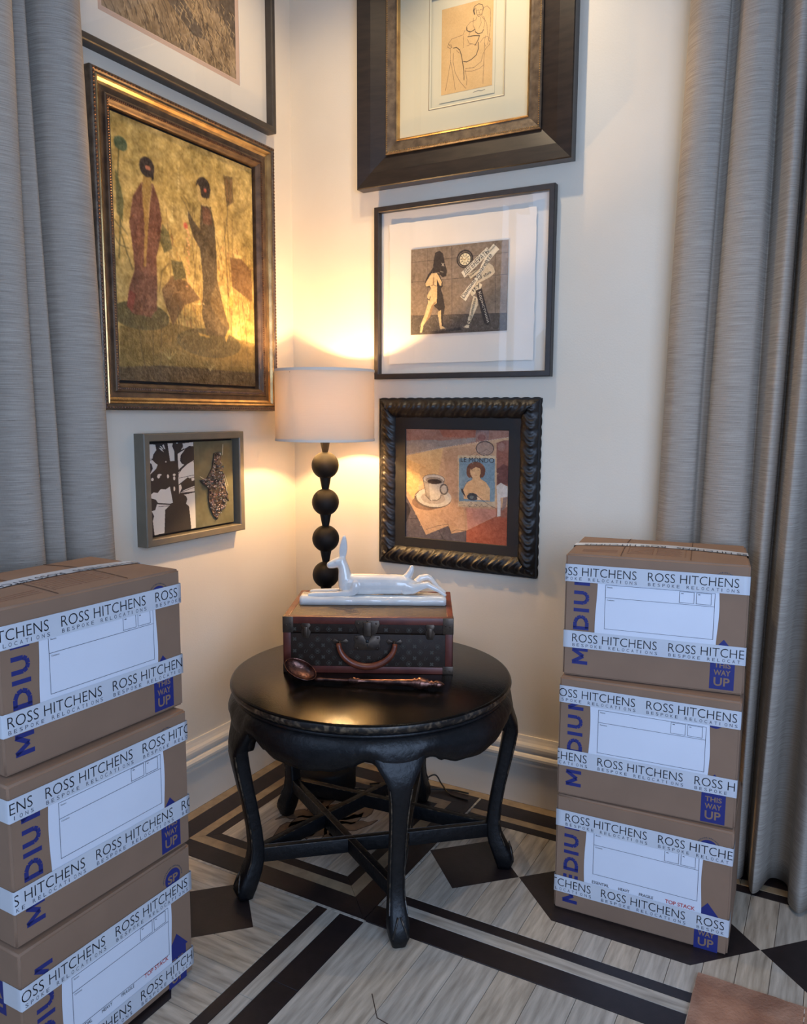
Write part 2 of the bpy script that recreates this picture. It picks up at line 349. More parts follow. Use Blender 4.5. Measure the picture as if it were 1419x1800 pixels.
# artwork shapes (coordinates in thousandths of each sheet)
GOLD = [('p',(120,100,52),[(13,791),(295,750),(998,797),(1000,1000),(0,1000)]),('p',(82,68,46),[(1,948),(284,930),(998,935),(1000,1000),(0,1000)]),('p',(104,80,50),[(287,624),(359,560),(462,571),(562,636),(440,672),(356,764),(299,668)]),('p',(112,84,50),[(799,425),(894,422),(981,462),(985,607),(812,554)]),('e',(86,80,48),(148,741),(184,55)),('e',(82,74,44),(627,819),(248,62)),('p',(96,94,56),[(19,202),(42,247),(64,318),(52,395),(21,367)]),('p',(100,92,54),[(302,361),(346,390),(366,450),(311,476),(283,427)]),('p',(104,84,50),[(761,79),(834,73),(838,181),(782,211)]),('p',(96,88,54),[(355,497),(434,495),(463,557),(374,577)]),('e',(78,92,66),(58,107),(40,26)),('l',(80,78,46),6,[(45,135),(31,249),(38,415),(23,535)]),('l',(92,82,46),5,[(103,567),(66,495),(31,416),(4,395)]),('l',(92,82,46),5,[(87,491),(27,484),(2,454)]),('l',(92,82,46),5,[(83,441),(45,413),(34,365)]),('l',(80,66,40),4,[(131,782),(140,870),(167,954)]),('l',(80,66,40),4,[(221,775),(216,865),(216,938)]),('l',(80,66,40),4,[(278,770),(263,936)]),('l',(80,66,40),4,[(271,634),(291,551),(339,513)]),('l',(80,66,40),3,[(393,667),(395,760),(381,874)]),('p',(104,68,52),[(177,223),(252,217),(285,276),(300,344),(286,426),(257,502),(259,591),(249,709),(206,742),(92,737),(59,710),(78,639),(117,565),(108,480),(93,388),(120,290)]),('p',(124,62,52),[(77,647),(118,660),(92,733),(59,710)]),('p',(150,122,66),[(190,199),(239,193),(239,232),(213,376),(188,547),(174,548),(187,381),(178,253)]),('l',(205,180,130),2.5,[(177,223),(184,252),(194,276)]),('l',(205,180,130),2.5,[(246,222),(225,296),(210,386)]),('e',(48,38,36),(215,160),(48,38)),('p',(48,38,36),[(235,155),(263,149),(256,198),(242,207)]),('e',(172,112,84),(220,162),(18,9)),('l',(80,70,44),4,[(804,128),(790,229),(756,362)]),('l',(118,84,50),8,[(787,93),(792,179)]),('l',(118,84,50),8,[(824,85),(810,186)]),('l',(84,70,44),4,[(896,616),(929,770),(932,927)]),('l',(84,70,44),4,[(800,616),(802,779),(791,933)]),('e',(190,150,70),(800,626),(15,26)),('l',(84,70,44),3,[(694,353),(726,426),(733,464)]),('p',(74,62,42),[(582,236),(656,234),(682,306),(691,421),(694,538),(742,662),(785,739),(737,785),(602,783),(569,698),(583,552),(566,420),(518,380),(486,311),(486,279),(525,314),(567,340)]),('p',(96,66,48),[(592,241),(647,245),(664,309),(592,312)]),('l',(90,76,46),3,[(487,279),(463,251),(433,230)]),('l',(90,76,46),3,[(504,271),(480,239),(457,225)]),('p',(92,76,48),[(694,538),(742,662),(785,739),(730,733),(627,644)]),('p',(172,146,84),[(578,192),(643,179),(651,235),(589,239)]),('e',(52,42,36),(603,162),(53,42)),('p',(176,150,92),[(560,154),(576,164),(584,191),(593,217),(582,231),(563,221),(554,192),(551,169)]),('e',(150,72,56),(616,171),(12,8)),('p',(52,42,36),[(630,163),(654,168),(646,196),(624,207)]),('l',(200,178,130),2.5,[(582,236),(630,229),(664,252)]),('l',(200,178,130),2.5,[(482,284),(485,321)]),('e',(178,84,60),(465,343),(16,13)),('e',(214,160,110),(475,355),(8,4)),('e',(214,160,110),(481,367),(7,5)),('e',(214,160,110),(487,379),(7,5)),('e',(214,160,110),(473,394),(8,5)),('e',(214,160,110),(479,406),(7,5)),('e',(214,160,110),(485,418),(8,4)),('e',(214,160,110),(471,433),(7,4)),('e',(214,160,110),(477,446),(7,4)),('e',(214,160,110),(483,458),(8,5)),('e',(214,160,110),(469,473),(7,5)),('e',(214,160,110),(475,485),(8,5)),('e',(214,160,110),(481,497),(8,4)),('e',(214,160,110),(467,512),(8,4)),('e',(214,160,110),(473,525),(8,4)),('e',(214,160,110),(479,537),(8,5)),('e',(214,160,110),(465,552),(8,5)),('e',(214,160,110),(471,564),(8,4)),('e',(214,160,110),(476,577),(8,5)),('e',(214,160,110),(463,592),(8,4)),('e',(200,180,120),(427,104),(6,4)),('e',(200,180,120),(426,117),(6,5)),('e',(200,180,120),(426,130),(6,4)),('e',(200,180,120),(425,142),(6,4)),('e',(200,180,120),(424,155),(6,4)),('e',(200,180,120),(423,168),(6,5)),('e',(200,180,120),(423,181),(6,4)),('e',(200,180,120),(422,194),(6,4)),('e',(200,180,120),(421,206),(6,4)),('e',(210,190,120),(369,336),(19,11)),('e',(206,186,120),(376,267),(5,4)),('e',(206,186,120),(375,278),(4,4)),('e',(206,186,120),(375,289),(4,4)),('e',(206,186,120),(374,300),(5,4)),('e',(206,186,120),(373,311),(4,4)),('e',(206,186,120),(373,322),(5,4)),('e',(206,190,140),(515,660),(5,4)),('e',(206,190,140),(528,658),(5,4)),('e',(206,190,140),(542,657),(5,4)),('e',(206,190,140),(556,656),(6,4)),('e',(206,190,140),(569,654),(5,4)),('e',(206,190,140),(583,653),(5,4)),('l',(196,180,120),3,[(324,905),(283,875)]),('l',(196,180,120),3,[(324,905),(304,874)]),('l',(196,180,120),3,[(324,905),(326,873)]),('l',(196,180,120),3,[(324,905),(348,871)]),('l',(196,180,120),3,[(324,905),(370,870)]),('l',(186,172,120),3,[(621,940),(594,916)]),('l',(186,172,120),3,[(621,940),(612,916)]),('l',(186,172,120),3,[(621,940),(633,915)]),('l',(186,172,120),3,[(621,940),(651,914)]),('p',(170,140,72),[(746,782),(775,750),(788,754),(754,807)]),('p',(170,140,72),[(534,778),(620,787),(628,796),(550,792)])]
NUDE = [('l',(58,44,34),3,[(643,152),(617,105),(639,59),(717,42),(786,61),(811,104),(802,128)]),('l',(58,44,34),6,[(642,148),(628,118),(633,87)]),('l',(58,44,34),2,[(664,79),(680,148),(722,189),(776,170),(802,124)]),('l',(58,44,34),2,[(692,113),(719,111)]),('l',(58,44,34),2,[(747,114),(774,113)]),('l',(110,84,60),2,[(733,121),(727,145),(745,151)]),('l',(58,44,34),2,[(714,164),(756,164)]),('l',(110,84,60),2,[(685,183),(669,216),(560,226),(494,265),(489,306),(537,333),(615,334),(655,313)]),('l',(110,84,60),2,[(781,195),(823,228),(836,271),(821,331)]),('l',(58,44,34),4,[(494,276),(502,313),(571,337),(649,323)]),('l',(58,44,34),4,[(660,347),(719,382),(788,377),(818,347)]),('l',(110,84,60),2,[(620,187),(616,268),(666,335)]),('l',(110,84,60),2,[(757,197),(773,264),(727,321)]),('l',(110,84,60),2,[(551,339),(538,383)]),('l',(58,44,34),4,[(518,385),(634,389),(744,405),(712,453),(659,503)]),('l',(110,84,60),2,[(512,411),(541,461),(655,491)]),('l',(110,84,60),2,[(461,303),(422,350),(312,358),(202,366),(150,401),(124,449)]),('l',(110,84,60),2,[(430,361),(439,454),(434,498)]),('l',(58,44,34),2,[(124,449),(165,468),(205,464),(184,425)]),('l',(58,44,34),2,[(137,410),(177,445)]),('l',(58,44,34),4,[(238,476),(298,475),(360,511),(395,572),(422,658),(449,766),(456,871)]),('l',(110,84,60),2,[(240,534),(236,636),(279,765),(377,882),(490,972)]),('l',(110,84,60),2,[(299,510),(351,547)]),('l',(58,44,34),4,[(720,475),(726,548),(684,616),(592,654),(500,670),(439,656)]),('l',(110,84,60),2,[(501,486),(603,476),(690,503)]),('l',(110,84,60),2,[(780,183),(801,103),(880,90),(940,137),(949,262),(932,426),(898,526)]),('l',(110,84,60),2,[(815,197),(878,296),(904,423)]),('l',(110,84,60),2,[(761,482),(808,443),(894,432),(948,469),(937,531),(869,565),(815,621),(784,702),(647,752),(475,744)]),('l',(110,84,60),2,[(845,499),(835,687),(830,813),(822,960)]),('l',(110,84,60),2,[(470,772),(614,790),(752,778),(827,749)]),('l',(110,84,60),2,[(476,758),(514,878),(502,940)]),('l',(110,84,60),2,[(178,469),(188,610),(139,789),(89,949)]),('l',(110,84,60),2,[(181,609),(232,760),(285,964)]),('l',(110,84,60),1.5,[(862,418),(831,498),(868,544)]),('l',(110,84,60),2,[(906,454),(936,499)])]
PRINT = [('p',(78,70,62),[(0,775),(998,805),(1000,1000),(0,1000)]),('l',(70,60,52),4,[(-2,378),(999,379)]),('l',(74,62,54),4,[(-2,150),(998,141)]),('l',(66,56,48),5,[(0,771),(998,805)]),('l',(74,62,54),4,[(180,2),(183,773)]),('l',(74,62,54),4,[(431,-5),(443,788)]),('l',(74,62,54),4,[(870,2),(882,798)]),('p',(50,44,42),[(207,971),(530,936),(546,962),(317,993)]),('p',(44,37,35),[(258,67),(304,47),(343,84),(360,184),(385,277),(379,342),(341,352),(310,320),(309,295),(247,286),(209,278),(239,231),(245,149)]),('p',(44,37,35),[(209,278),(302,303),(338,405),(343,456),(321,479),(346,556),(368,691),(358,775),(311,738),(256,676),(239,649),(275,484),(157,441),(152,390),(186,309)]),('p',(206,178,128),[(224,296),(278,297),(302,336),(331,405),(328,446),(311,445),(280,367),(280,434),(286,485),(284,568),(278,643),(240,675),(211,800),(146,882),(124,975),(104,974),(114,872),(155,763),(188,629),(179,544),(205,495),(220,471),(204,436),(165,442),(157,408),(202,328)]),('p',(150,120,84),[(251,633),(278,627),(248,675),(211,800),(154,874),(187,790),(224,674)]),('p',(150,120,84),[(244,314),(253,365),(250,432),(235,431)]),('l',(44,37,35),7,[(180,586),(203,601),(214,563)]),('l',(120,94,70),6,[(220,438),(247,431),(274,446)]),('p',(196,170,122),[(300,738),(326,727),(329,824),(338,909),(378,938),(320,946),(306,848),(293,771)]),('p',(44,37,35),[(326,727),(361,708),(346,825),(354,914),(338,909),(329,824)]),('l',(190,180,160),6,[(330,190),(353,225)]),('l',(190,180,160),6,[(353,196),(334,219)]),('l',(170,160,140),5,[(317,283),(347,294)]),('e',(44,37,35),(568,167),(85,102)),('e',(120,106,90),(568,170),(71,86)),('e',(44,37,35),(570,171),(66,80)),('e',(222,208,168),(570,171),(55,66)),('l',(60,50,42),6,[(598,174),(616,176)]),('l',(60,50,42),6,[(593,194),(608,207)]),('l',(60,50,42),6,[(579,205),(586,225)]),('l',(60,50,42),6,[(562,203),(557,223)]),('l',(60,50,42),6,[(548,189),(533,200)]),('l',(60,50,42),6,[(542,169),(524,167)]),('l',(60,50,42),6,[(546,149),(532,135)]),('l',(60,50,42),6,[(560,138),(554,117)]),('l',(60,50,42),6,[(578,140),(583,120)]),('l',(60,50,42),6,[(592,153),(606,142)]),('l',(150,110,60),6,[(540,160),(570,179),(584,157)]),('p',(128,112,94),[(738,405),(818,388),(822,525),(742,519)]),('p',(190,176,148),[(798,233),(850,270),(874,344),(832,389),(710,452),(652,463),(694,385)]),('p',(196,182,152),[(604,345),(684,303),(734,276),(707,338),(628,396)]),('p',(214,204,178),[(533,315),(789,61),(820,127),(568,379)]),('p',(214,204,178),[(801,94),(853,33),(910,97),(812,214),(583,647),(525,589),(679,384)]),('p',(206,192,160),[(688,425),(748,471),(734,510),(648,594),(629,560)]),('p',(206,192,160),[(663,587),(701,614),(707,697),(641,866),(627,903),(601,897),(612,831),(646,660)]),('p',(206,192,160),[(561,939),(597,910),(624,915),(617,948)]),('l',(44,37,35),5,[(596,864),(634,882)]),('l',(44,37,35),5,[(605,898),(637,858)]),('p',(44,37,35),[(680,531),(742,511),(834,893),(813,933),(776,915)]),('l',(90,80,66),3,[(591,393),(809,122)]),('l',(120,104,80),3,[(525,589),(583,647),(812,214)]),('t','ДЕГЕНЕРАТЫ',(44,37,35),(578,347),(816,119),(555,304)),('t','Damned squareвте',(44,37,35),(567,613),(846,158),(540,578)),('t','of this',(44,37,35),(710,423),(838,349),(698,390)),('t','ity',(44,37,35),(662,546),(729,469),(642,512)),('t','shameless',(44,37,35),(647,850),(690,622),(620,840)),('t','Корыстники',(200,190,170),(710,553),(805,900),(735,547)),('t','swells',(120,104,80),(823,116),(872,61),(812,95)),('t','гениик',(90,78,62),(616,383),(728,291),(606,362))]
CAFE = [('p',(150,104,84),[(0,0),(1000,0),(991,70),(723,117),(381,173),(1,255)]),('p',(140,124,112),[(0,122),(189,108),(380,111),(687,79),(687,112),(381,173),(1,255)]),('p',(158,92,66),[(329,4),(686,2),(675,79),(380,83)]),('p',(136,104,94),[(686,2),(805,1),(801,100),(723,114),(687,90)]),('l',(200,184,164),4,[(1,249),(380,171),(723,114),(987,70)]),('l',(90,60,50),2,[(189,62),(190,199)]),('p',(196,160,110),[(1,255),(381,173),(332,425),(2,589)]),('p',(206,164,104),[(1,273),(152,327),(152,431),(127,665),(1,553)]),('p',(176,138,104),[(381,196),(700,134),(866,121),(874,683),(875,739),(599,880),(436,844),(334,770),(435,650)]),('p',(86,78,80),[(-1,589),(128,793),(220,952),(436,856),(468,923),(611,885),(612,993),(0,1000)]),('p',(50,44,46),[(-1,659),(35,681),(62,738),(35,822),(0,884)]),('l',(44,38,38),9,[(62,738),(2,860)]),('l',(44,38,38),8,[(2,824),(128,811)]),('l',(36,30,30),9,[(348,908),(387,975),(438,994)]),('l',(36,30,30),6,[(399,905),(374,976)]),('p',(152,78,52),[(611,885),(1003,676),(1000,1000),(612,993)]),('p',(140,88,66),[(874,672),(998,655),(997,743),(875,750)]),('p',(178,124,104),[(603,686),(880,683),(881,739),(623,878)]),('l',(80,60,52),3,[(603,686),(606,982)]),('l',(70,54,46),6,[(219,905),(335,862),(436,842),(462,912),(512,886),(611,885)]),('p',(128,80,64),[(872,121),(936,98),(994,97),(995,479),(883,472)]),('p',(96,54,46),[(881,340),(939,295),(985,315),(986,468),(889,467)]),('e',(140,100,86),(919,153),(33,37)),('p',(196,188,176),[(881,483),(918,454),(995,490),(990,567),(920,581),(922,736),(893,743),(890,583)]),('p',(130,108,98),[(943,580),(984,567),(968,656),(933,691)]),('e',(150,110,96),(737,70),(48,40)),('e',(128,80,68),(737,79),(36,28)),('e',(60,44,40),(769,169),(83,62)),('e',(150,122,104),(770,171),(76,55)),('l',(60,44,40),3,[(725,211),(784,177),(844,209)]),('l',(60,44,40),3,[(628,236),(688,201),(856,231)]),('e',(130,100,76),(218,666),(142,65)),('e',(100,84,70),(282,620),(182,92)),('e',(190,180,160),(292,613),(172,86)),('e',(164,150,132),(285,620),(118,53)),('p',(108,96,84),[(179,444),(399,448),(359,617),(328,641),(257,644),(215,609)]),('p',(182,172,154),[(187,448),(392,450),(351,615),(323,634),(262,637),(223,602)]),('p',(150,138,122),[(187,448),(243,480),(257,635),(223,602)]),('e',(92,82,72),(390,537),(42,50)),('e',(176,164,146),(391,537),(28,36)),('e',(92,82,72),(290,452),(108,44)),('e',(184,174,158),(290,452),(102,40)),('e',(128,116,102),(294,463),(84,31)),('e',(44,30,26),(297,472),(69,21)),('p',(186,164,130),[(519,236),(867,228),(876,659),(530,681)]),('p',(112,136,146),[(531,260),(861,253),(868,617),(537,633)]),('e',(108,66,44),(690,359),(87,74)),('p',(108,66,44),[(603,348),(630,348),(649,414),(630,428),(606,404)]),('p',(108,66,44),[(777,343),(744,344),(727,423),(757,416),(775,388)]),('p',(210,166,116),[(657,403),(725,400),(733,428),(788,459),(822,508),(821,614),(583,608),(573,530),(600,472),(661,438)]),('e',(212,170,120),(686,370),(48,58)),('p',(108,66,44),[(636,316),(738,309),(736,344),(690,329),(644,358)]),('l',(70,46,36),3,[(656,360),(676,357)]),('l',(70,46,36),3,[(698,359),(719,356)]),('l',(170,80,60),4,[(674,402),(698,401)]),('p',(46,44,50),[(552,519),(573,530),(600,594),(577,572),(556,544)]),('l',(46,44,50),5,[(573,530),(604,466),(631,443)]),('e',(52,54,60),(663,588),(52,32)),('p',(216,190,150),[(703,582),(729,596),(712,616)]),('l',(52,54,60),6,[(620,559),(668,555),(742,601),(814,647),(874,672)]),('e',(90,100,96),(654,591),(17,14)),('l',(60,44,38),4,[(537,650),(584,648)]),('l',(60,44,38),4,[(537,673),(596,670)]),('l',(60,44,38),4,[(621,669),(651,633),(660,644),(633,674),(682,671),(688,651),(704,650),(694,670),(713,653),(730,669),(749,647),(760,667),(802,659)]),('l',(52,44,40),4,[(689,290),(683,240),(701,218),(725,239),(732,289)]),('t','LE MONDO',(44,34,30),(549,289),(856,288),(549,249))]
BW = [('p',0,[(20,11),(171,13),(190,76),(128,116),(106,163),(12,165)]),('p',0,[(12,173),(86,167),(156,211),(207,234),(175,275),(93,313),(28,344),(108,272),(85,219),(11,194)]),('p',0,[(426,7),(538,9),(522,41),(562,95),(564,203),(470,205)]),('p',0,[(746,15),(988,5),(988,52),(892,46),(823,68),(711,86),(761,45)]),('p',0,[(633,129),(805,79),(699,147),(683,207),(720,241),(771,254),(646,306)]),('p',0,[(641,336),(843,251),(991,211),(988,401),(887,413),(841,400),(706,448),(634,472)]),('p',0,[(921,414),(988,409),(988,440),(932,448)]),('p',0,[(639,480),(687,475),(705,514),(642,579)]),('p',0,[(664,569),(749,541),(987,507),(986,569)]),('p',0,[(748,594),(993,581),(995,994),(891,996),(855,734),(787,698),(820,648),(793,613)]),('p',0,[(57,547),(108,529),(190,541),(253,502),(357,511),(447,484),(500,666),(439,675),(187,647),(147,610),(46,588)]),('p',0,[(167,662),(439,689),(332,735),(301,991),(98,997),(71,837),(102,787),(53,730),(128,723)]),('p',0,[(241,51),(293,57),(344,101),(282,78)]),('p',0,[(315,26),(346,16),(377,70),(356,69)]),('p',0,[(263,31),(294,36),(341,69),(324,71)]),('e',0,(91,388),(26,16)),('e',0,(218,363),(28,19)),('e',0,(239,346),(42,10)),('e',0,(413,369),(21,22)),('e',0,(547,358),(30,13)),('e',0,(546,397),(22,22)),('e',0,(540,514),(18,26)),('e',0,(629,8),(18,6)),('e',0,(380,208),(17,8))]
ORN = [(494,144),(643,131),(667,243),(742,457),(780,554),(857,737),(755,659),(741,813),(627,840),(527,939),(428,872),(355,785),(320,667),(333,552),(189,499),(119,449),(286,435),(432,315)]
# ================================================================ SETTING
CEIL = 3.40
mb = MB(); mb.box((-0.12,-1.95,0),(0,0.12,CEIL)); mb.box((-0.12,-3.3,0),(0,-1.95,0.35)); mb.box((-0.12,-3.3,2.9),(0,-1.95,CEIL)); mb.box((-0.12,-4.2,0),(0,-3.3,CEIL))
tag(mb.build('wall_left', 'wall'), kind='structure')
mb = MB(); mb.box((0,0,0),(2.25,0.12,CEIL)); mb.box((2.25,0,0),(3.5,0.12,0.35)); mb.box((2.25,0,2.9),(3.5,0.12,CEIL)); mb.box((3.5,0,0),(4.2,0.12,CEIL))
tag(mb.build('wall_right', 'wall'), kind='structure')
mb = MB(); mb.box((-0.12,-4.2,CEIL),(4.2,0.12,CEIL+0.1)); tag(mb.build('ceiling', 'wall'), kind='structure')
# windows behind the curtains
for n, (a, b, ax) in enumerate((((-0.09,-3.3,0.35),(-0.03,-1.95,2.9),'y'), ((2.25,0.03,0.35),(3.5,0.09,2.9),'x'))):
    root = tag(empty('window_%d' % (n+1), a), kind='structure')
    x1, y1, z1 = b[0]-a[0], b[1]-a[1], b[2]-a[2]; f = MB(); t = 0.06
    if ax == 'y':
        for q0, q1 in (((0,0,0),(x1,y1,t)),((0,0,z1-t),(x1,y1,z1)),((0,0,t),(x1,t,z1-t)),((0,y1-t,t),(x1,y1,z1-t)),((0.01,y1/2-0.02,t),(x1-0.01,y1/2+0.02,z1-t))): f.box(q0, q1)
    else:
        for q0, q1 in (((0,0,0),(x1,y1,t)),((0,0,z1-t),(x1,y1,z1)),((0,0,t),(t,y1,z1-t)),((x1-t,0,t),(x1,y1,z1-t)),((x1/2-0.02,0.01,t),(x1/2+0.02,y1-0.01,z1-t))): f.box(q0, q1)
    f.build('window_frame', 'base', root)
# baseboards: one moulded profile swept along each wall
prof = [(0,0.262),(0.006,0.262),(0.009,0.250),(0.013,0.240),(0.019,0.232),(0.022,0.224),(0.022,0.214),(0.016,0.212),(0.016,0.203),(0.024,0.198),(0.030,0.190),(0.030,0.181),(0.022,0.176),(0.020,0.170),(0.026,0.166),(0.026,0.158),(0.013,0.155),(0.013,0.0),(0,0.0)]
def sweep(A, B, n, miterA):
    m = MB(); A = Vector(A); B = Vector(B); n = Vector(n); d = (B-A).normalized(); V = []
    for p, mt in ((A, miterA), (B, 0)):
        for (o, z) in prof: V.append(tuple(p+n*o+d*(o*mt)+Vector((0,0,z))))
    k = len(prof); m.add(V, [(i, i+1, k+i+1, k+i) for i in range(k-1)]+[tuple(range(k-1,-1,-1)), tuple(range(k,2*k))]); return m
tag(sweep((0,0,0),(2.25,0,0),(0,-1,0),1).build('baseboard_right', 'base'), kind='structure')
tag(sweep((0,0,0),(0,-1.95,0),(1,0,0),1).build('baseboard_left', 'base'), kind='structure')
# ---- floor: every board, stripe and inlay its own piece
mb = MB(); mb.box((-0.12,-4.2,-0.06),(4.2,0.12,-0.004)); floor = tag(mb.build('floor', 'sub'), kind='structure')
_pc = {}
def board(name, x0, x1, y0, y1, m, g=0.0006, top=0.0):
    if x1-x0 < 0.006 or y1-y0 < 0.006: return
    w, d = x1-x0-2*g, y1-y0-2*g; k = (round(w,4), round(d,4), m, top)
    if k not in _pc:
        q = MB(); e = 0.0008
        q.add([(-w/2,-d/2,-0.004),(w/2,-d/2,-0.004),(w/2,d/2,-0.004),(-w/2,d/2,-0.004),(-w/2,-d/2,top-e),(w/2,-d/2,top-e),(w/2,d/2,top-e),(-w/2,d/2,top-e),
               (-w/2+e,-d/2+e,top),(w/2-e,-d/2+e,top),(w/2-e,d/2-e,top),(-w/2+e,d/2-e,top)],
              [(0,1,5,4),(1,2,6,5),(2,3,7,6),(3,0,4,7),(4,5,9,8),(5,6,10,9),(6,7,11,10),(7,4,8,11),(8,9,10,11)])
        _pc[k] = q.mesh(name); _pc[k].materials.append(M[m])
    o = bpy.data.objects.new(name, _pc[k]); COL.objects.link(o); o.location = ((x0+x1)/2, (y0+y1)/2, 0); o.parent = floor; return o
def prism_piece(name, pts, m, z0=-0.004, z1=0.0, g=0.0006):
    c = np.mean(np.array(pts), 0); P = []
    for x, y in pts:
        d = math.hypot(x-c[0], y-c[1]); s = 1-g/d; P.append((c[0]+(x-c[0])*s, c[1]+(y-c[1])*s))
    q = MB(); q.prism(P, z0, z1); return q.build(name, m, floor)
EX = 3.25
rng = random.Random(4)
def run(x0, x1, y0, y1, m, name, axis, L=1.0):
    """a stripe laid of lengths along one axis"""
    a0, a1 = (x0, x1) if axis == 'x' else (y0, y1); p = a0
    while p < a1-1e-4:
        q = min(a1, p+L*rng.uniform(0.85, 1.25)); q = a1 if a1-q < 0.2 else q
        board(name, p if axis == 'x' else x0, q if axis == 'x' else x1, y0 if axis == 'x' else p, y1 if axis == 'x' else q, m); p = q
# border strips next to the walls
run(0.013, EX, -0.055, -0.013, 'tan', 'oak_strip', 'x'); run(0.013, 0.054, -EX, -0.055, 'tan', 'oak_strip', 'y')
# corner block: nested square frames, mitred
def ring(a0, a1, b0, b1, m, name):
    """square ring between outer [a0,b1] and inner [a1,b0] in both x and -y"""
    O = [(a0,-a0),(b1,-a0),(b1,-b1),(a0,-b1)]; I = [(a1,-a1),(b0,-a1),(b0,-b0),(a1,-b0)]
    for k in range(4): prism_piece(name, [O[k], O[(k+1)%4], I[(k+1)%4], I[k]], m)
ring(0.0545, 0.135, 0.808, 0.886, 'wenge', 'dark_stripe')
ring(0.135, 0.172, 0.767, 0.808, 'tan', 'oak_strip')
ring(0.172, 0.211, 0.730, 0.767, 'wenge', 'dark_stripe')
n = 6; w_ = (0.730-0.211)/n
for k in range(n): board('plank', 0.211+k*w_, 0.211+(k+1)*w_, -0.730, -0.211, 'oak' if k % 2 else 'oak_b')
board('oak_strip', 0.8865, 0.896, -0.810, -0.055, 'oak_bx'); board('oak_strip', 0.054, 0.896, -0.897, -0.8865, 'oak_b')
# runs leaving the block
for (u0, u1, m, nm) in ((0.055,0.135,'wenge','dark_stripe'),(0.135,0.170,'tan','oak_strip'),(0.170,0.209,'wenge','dark_stripe'),(0.730,0.767,'wenge','dark_stripe'),(0.767,0.811,'oak_bx','oak_strip'),(0.811,0.891,'wenge','dark_stripe')):
    run(0.8865 if u0 == 0.811 else 0.897, EX, -u1, -u0, m, nm, 'x'); run(u0, u1, -EX, -0.897, {'oak_bx':'oak_b'}.get(m, m), nm, 'y')
k = 0; x = 0.897
while x < EX:
    w_ = 0.0795; board('plank', x, min(x+w_, EX), -0.730, -0.209, ('oak','oak_b','oak')[k % 3] if rng.random() < 0.7 else 'oak_b'); x += w_; k += 1
y = -0.897
while y > -EX:
    board('plank', 0.209, 0.730, max(y-0.083, -EX), y, ('oak_x','oak_bx','oak_x')[k % 3]); y -= 0.083; k += 1
x = 0.892
while x < EX:
    yy = -0.892; first = True
    while yy > -EX:
        L_ = rng.uniform(0.7, 1.5) if not first else rng.uniform(0.9, 1.6); first = False
        board('plank', x, min(x+0.1035, EX), max(yy-L_, -EX), yy, rng.choice(['oak','oak_b','oak_b'])); yy -= L_
    x += 0.1035
h = 0.157
def dia(cx, cy): prism_piece('dark_diamond', [(cx-h,cy),(cx,cy-h),(cx+h,cy),(cx,cy+h)], 'wenge', -0.003, 0.0005)
dia(1.045,-0.470); dia(2.056,-0.470); dia(3.07,-0.47) ; dia(0.475,-1.070); dia(0.475,-2.08)
for x0, x1 in ((1.202,1.899),(2.213,2.91)): prism_piece('dark_hexagon', [(x0,-0.470),(x0+h,-0.470-h),(x1-h,-0.470-h),(x1,-0.470),(x1-h,-0.470+h),(x0+h,-0.470+h)], 'wenge', -0.003, 0.0005)
for y0, y1 in ((-1.227,-1.923),(-2.237,-2.93)): prism_piece('dark_hexagon', [(0.475,y0),(0.475-h,y0-h),(0.475-h,y1+h),(0.475,y1),(0.475+h,y1+h),(0.475+h,y0-h)], 'wenge', -0.003, 0.0005)
# floral inlay in the corner block
def leaf_pts(cx, cy, ang, r0, r1, wd, bend, n=9):
    A = []; B = []
    for i in range(n):
        t = i/(n-1); r = r0+(r1-r0)*t; a = ang+bend*t*t; ww = wd*math.sin(PI*min(1, t*0.9+0.08))*(1+0.25*math.sin(t*14)); px, py = cx+r*math.cos(a), cy+r*math.sin(a)
        nx, ny = -math.sin(a), math.cos(a); A.append((px+nx*ww, py+ny*ww)); B.append((px-nx*ww, py-ny*ww))
    return A+B[::-1]
for k in range(16):
    a = 2*PI*k/16; r1 = 0.235 if k % 4 == 2 else (0.18 if k % 2 == 0 else 0.14); bd = 0.5 if k % 8 < 4 else -0.5
    prism_piece('leaf_outline', leaf_pts(0.475,-0.475,a,0.035,r1+0.004,0.034,bd), 'leafline', -0.002, 0.0004, g=0)
    prism_piece('leaf_inlay', leaf_pts(0.475,-0.475,a,0.038,r1,0.030,bd), 'leaf', -0.002, 0.0008, g=0)
for (a, b) in (((1.060,-1.128),(1.112,-1.190)), ((1.112,-1.190),(1.17,-1.198))):
    q = MB(); q.tube([(a[0],a[1],0.0003),(b[0],b[1],0.0003)], 0.0012, 6); q.build('scored_line', 'leafline', floor)

# ================================================================ CURTAINS
def curtain(name, fn, ns, nz, z0, z1, label, group=None):
    V = []; U = []; P = {}
    for j in range(nz+1):
        z = z0+(z1-z0)*j/nz; s_acc = 0; last = None
        for i in range(ns+1):
            x, y = fn(i/ns, (z-z0)/(z1-z0)); 
            if last is not None: s_acc += math.hypot(x-last[0], y-last[1])
            last = (x, y); V.append((x, y, z)); U.append((s_acc, z))
    F = [(j*(ns+1)+i, j*(ns+1)+i+1, (j+1)*(ns+1)+i+1, (j+1)*(ns+1)+i) for j in range(nz) for i in range(ns)]
    me = bpy.data.meshes.new(name); me.from_pydata(V, [], F); uv = me.uv_layers.new(name='UVMap')
    for li, l in enumerate(me.loops): uv.data[li].uv = U[l.vertex_index]
    o = link(name, me, 'linen', smooth=True)
    md = o.modifiers.new('cloth thickness', 'SOLIDIFY'); md.thickness = 0.002
    tag(o, label, 'curtain', group); return o
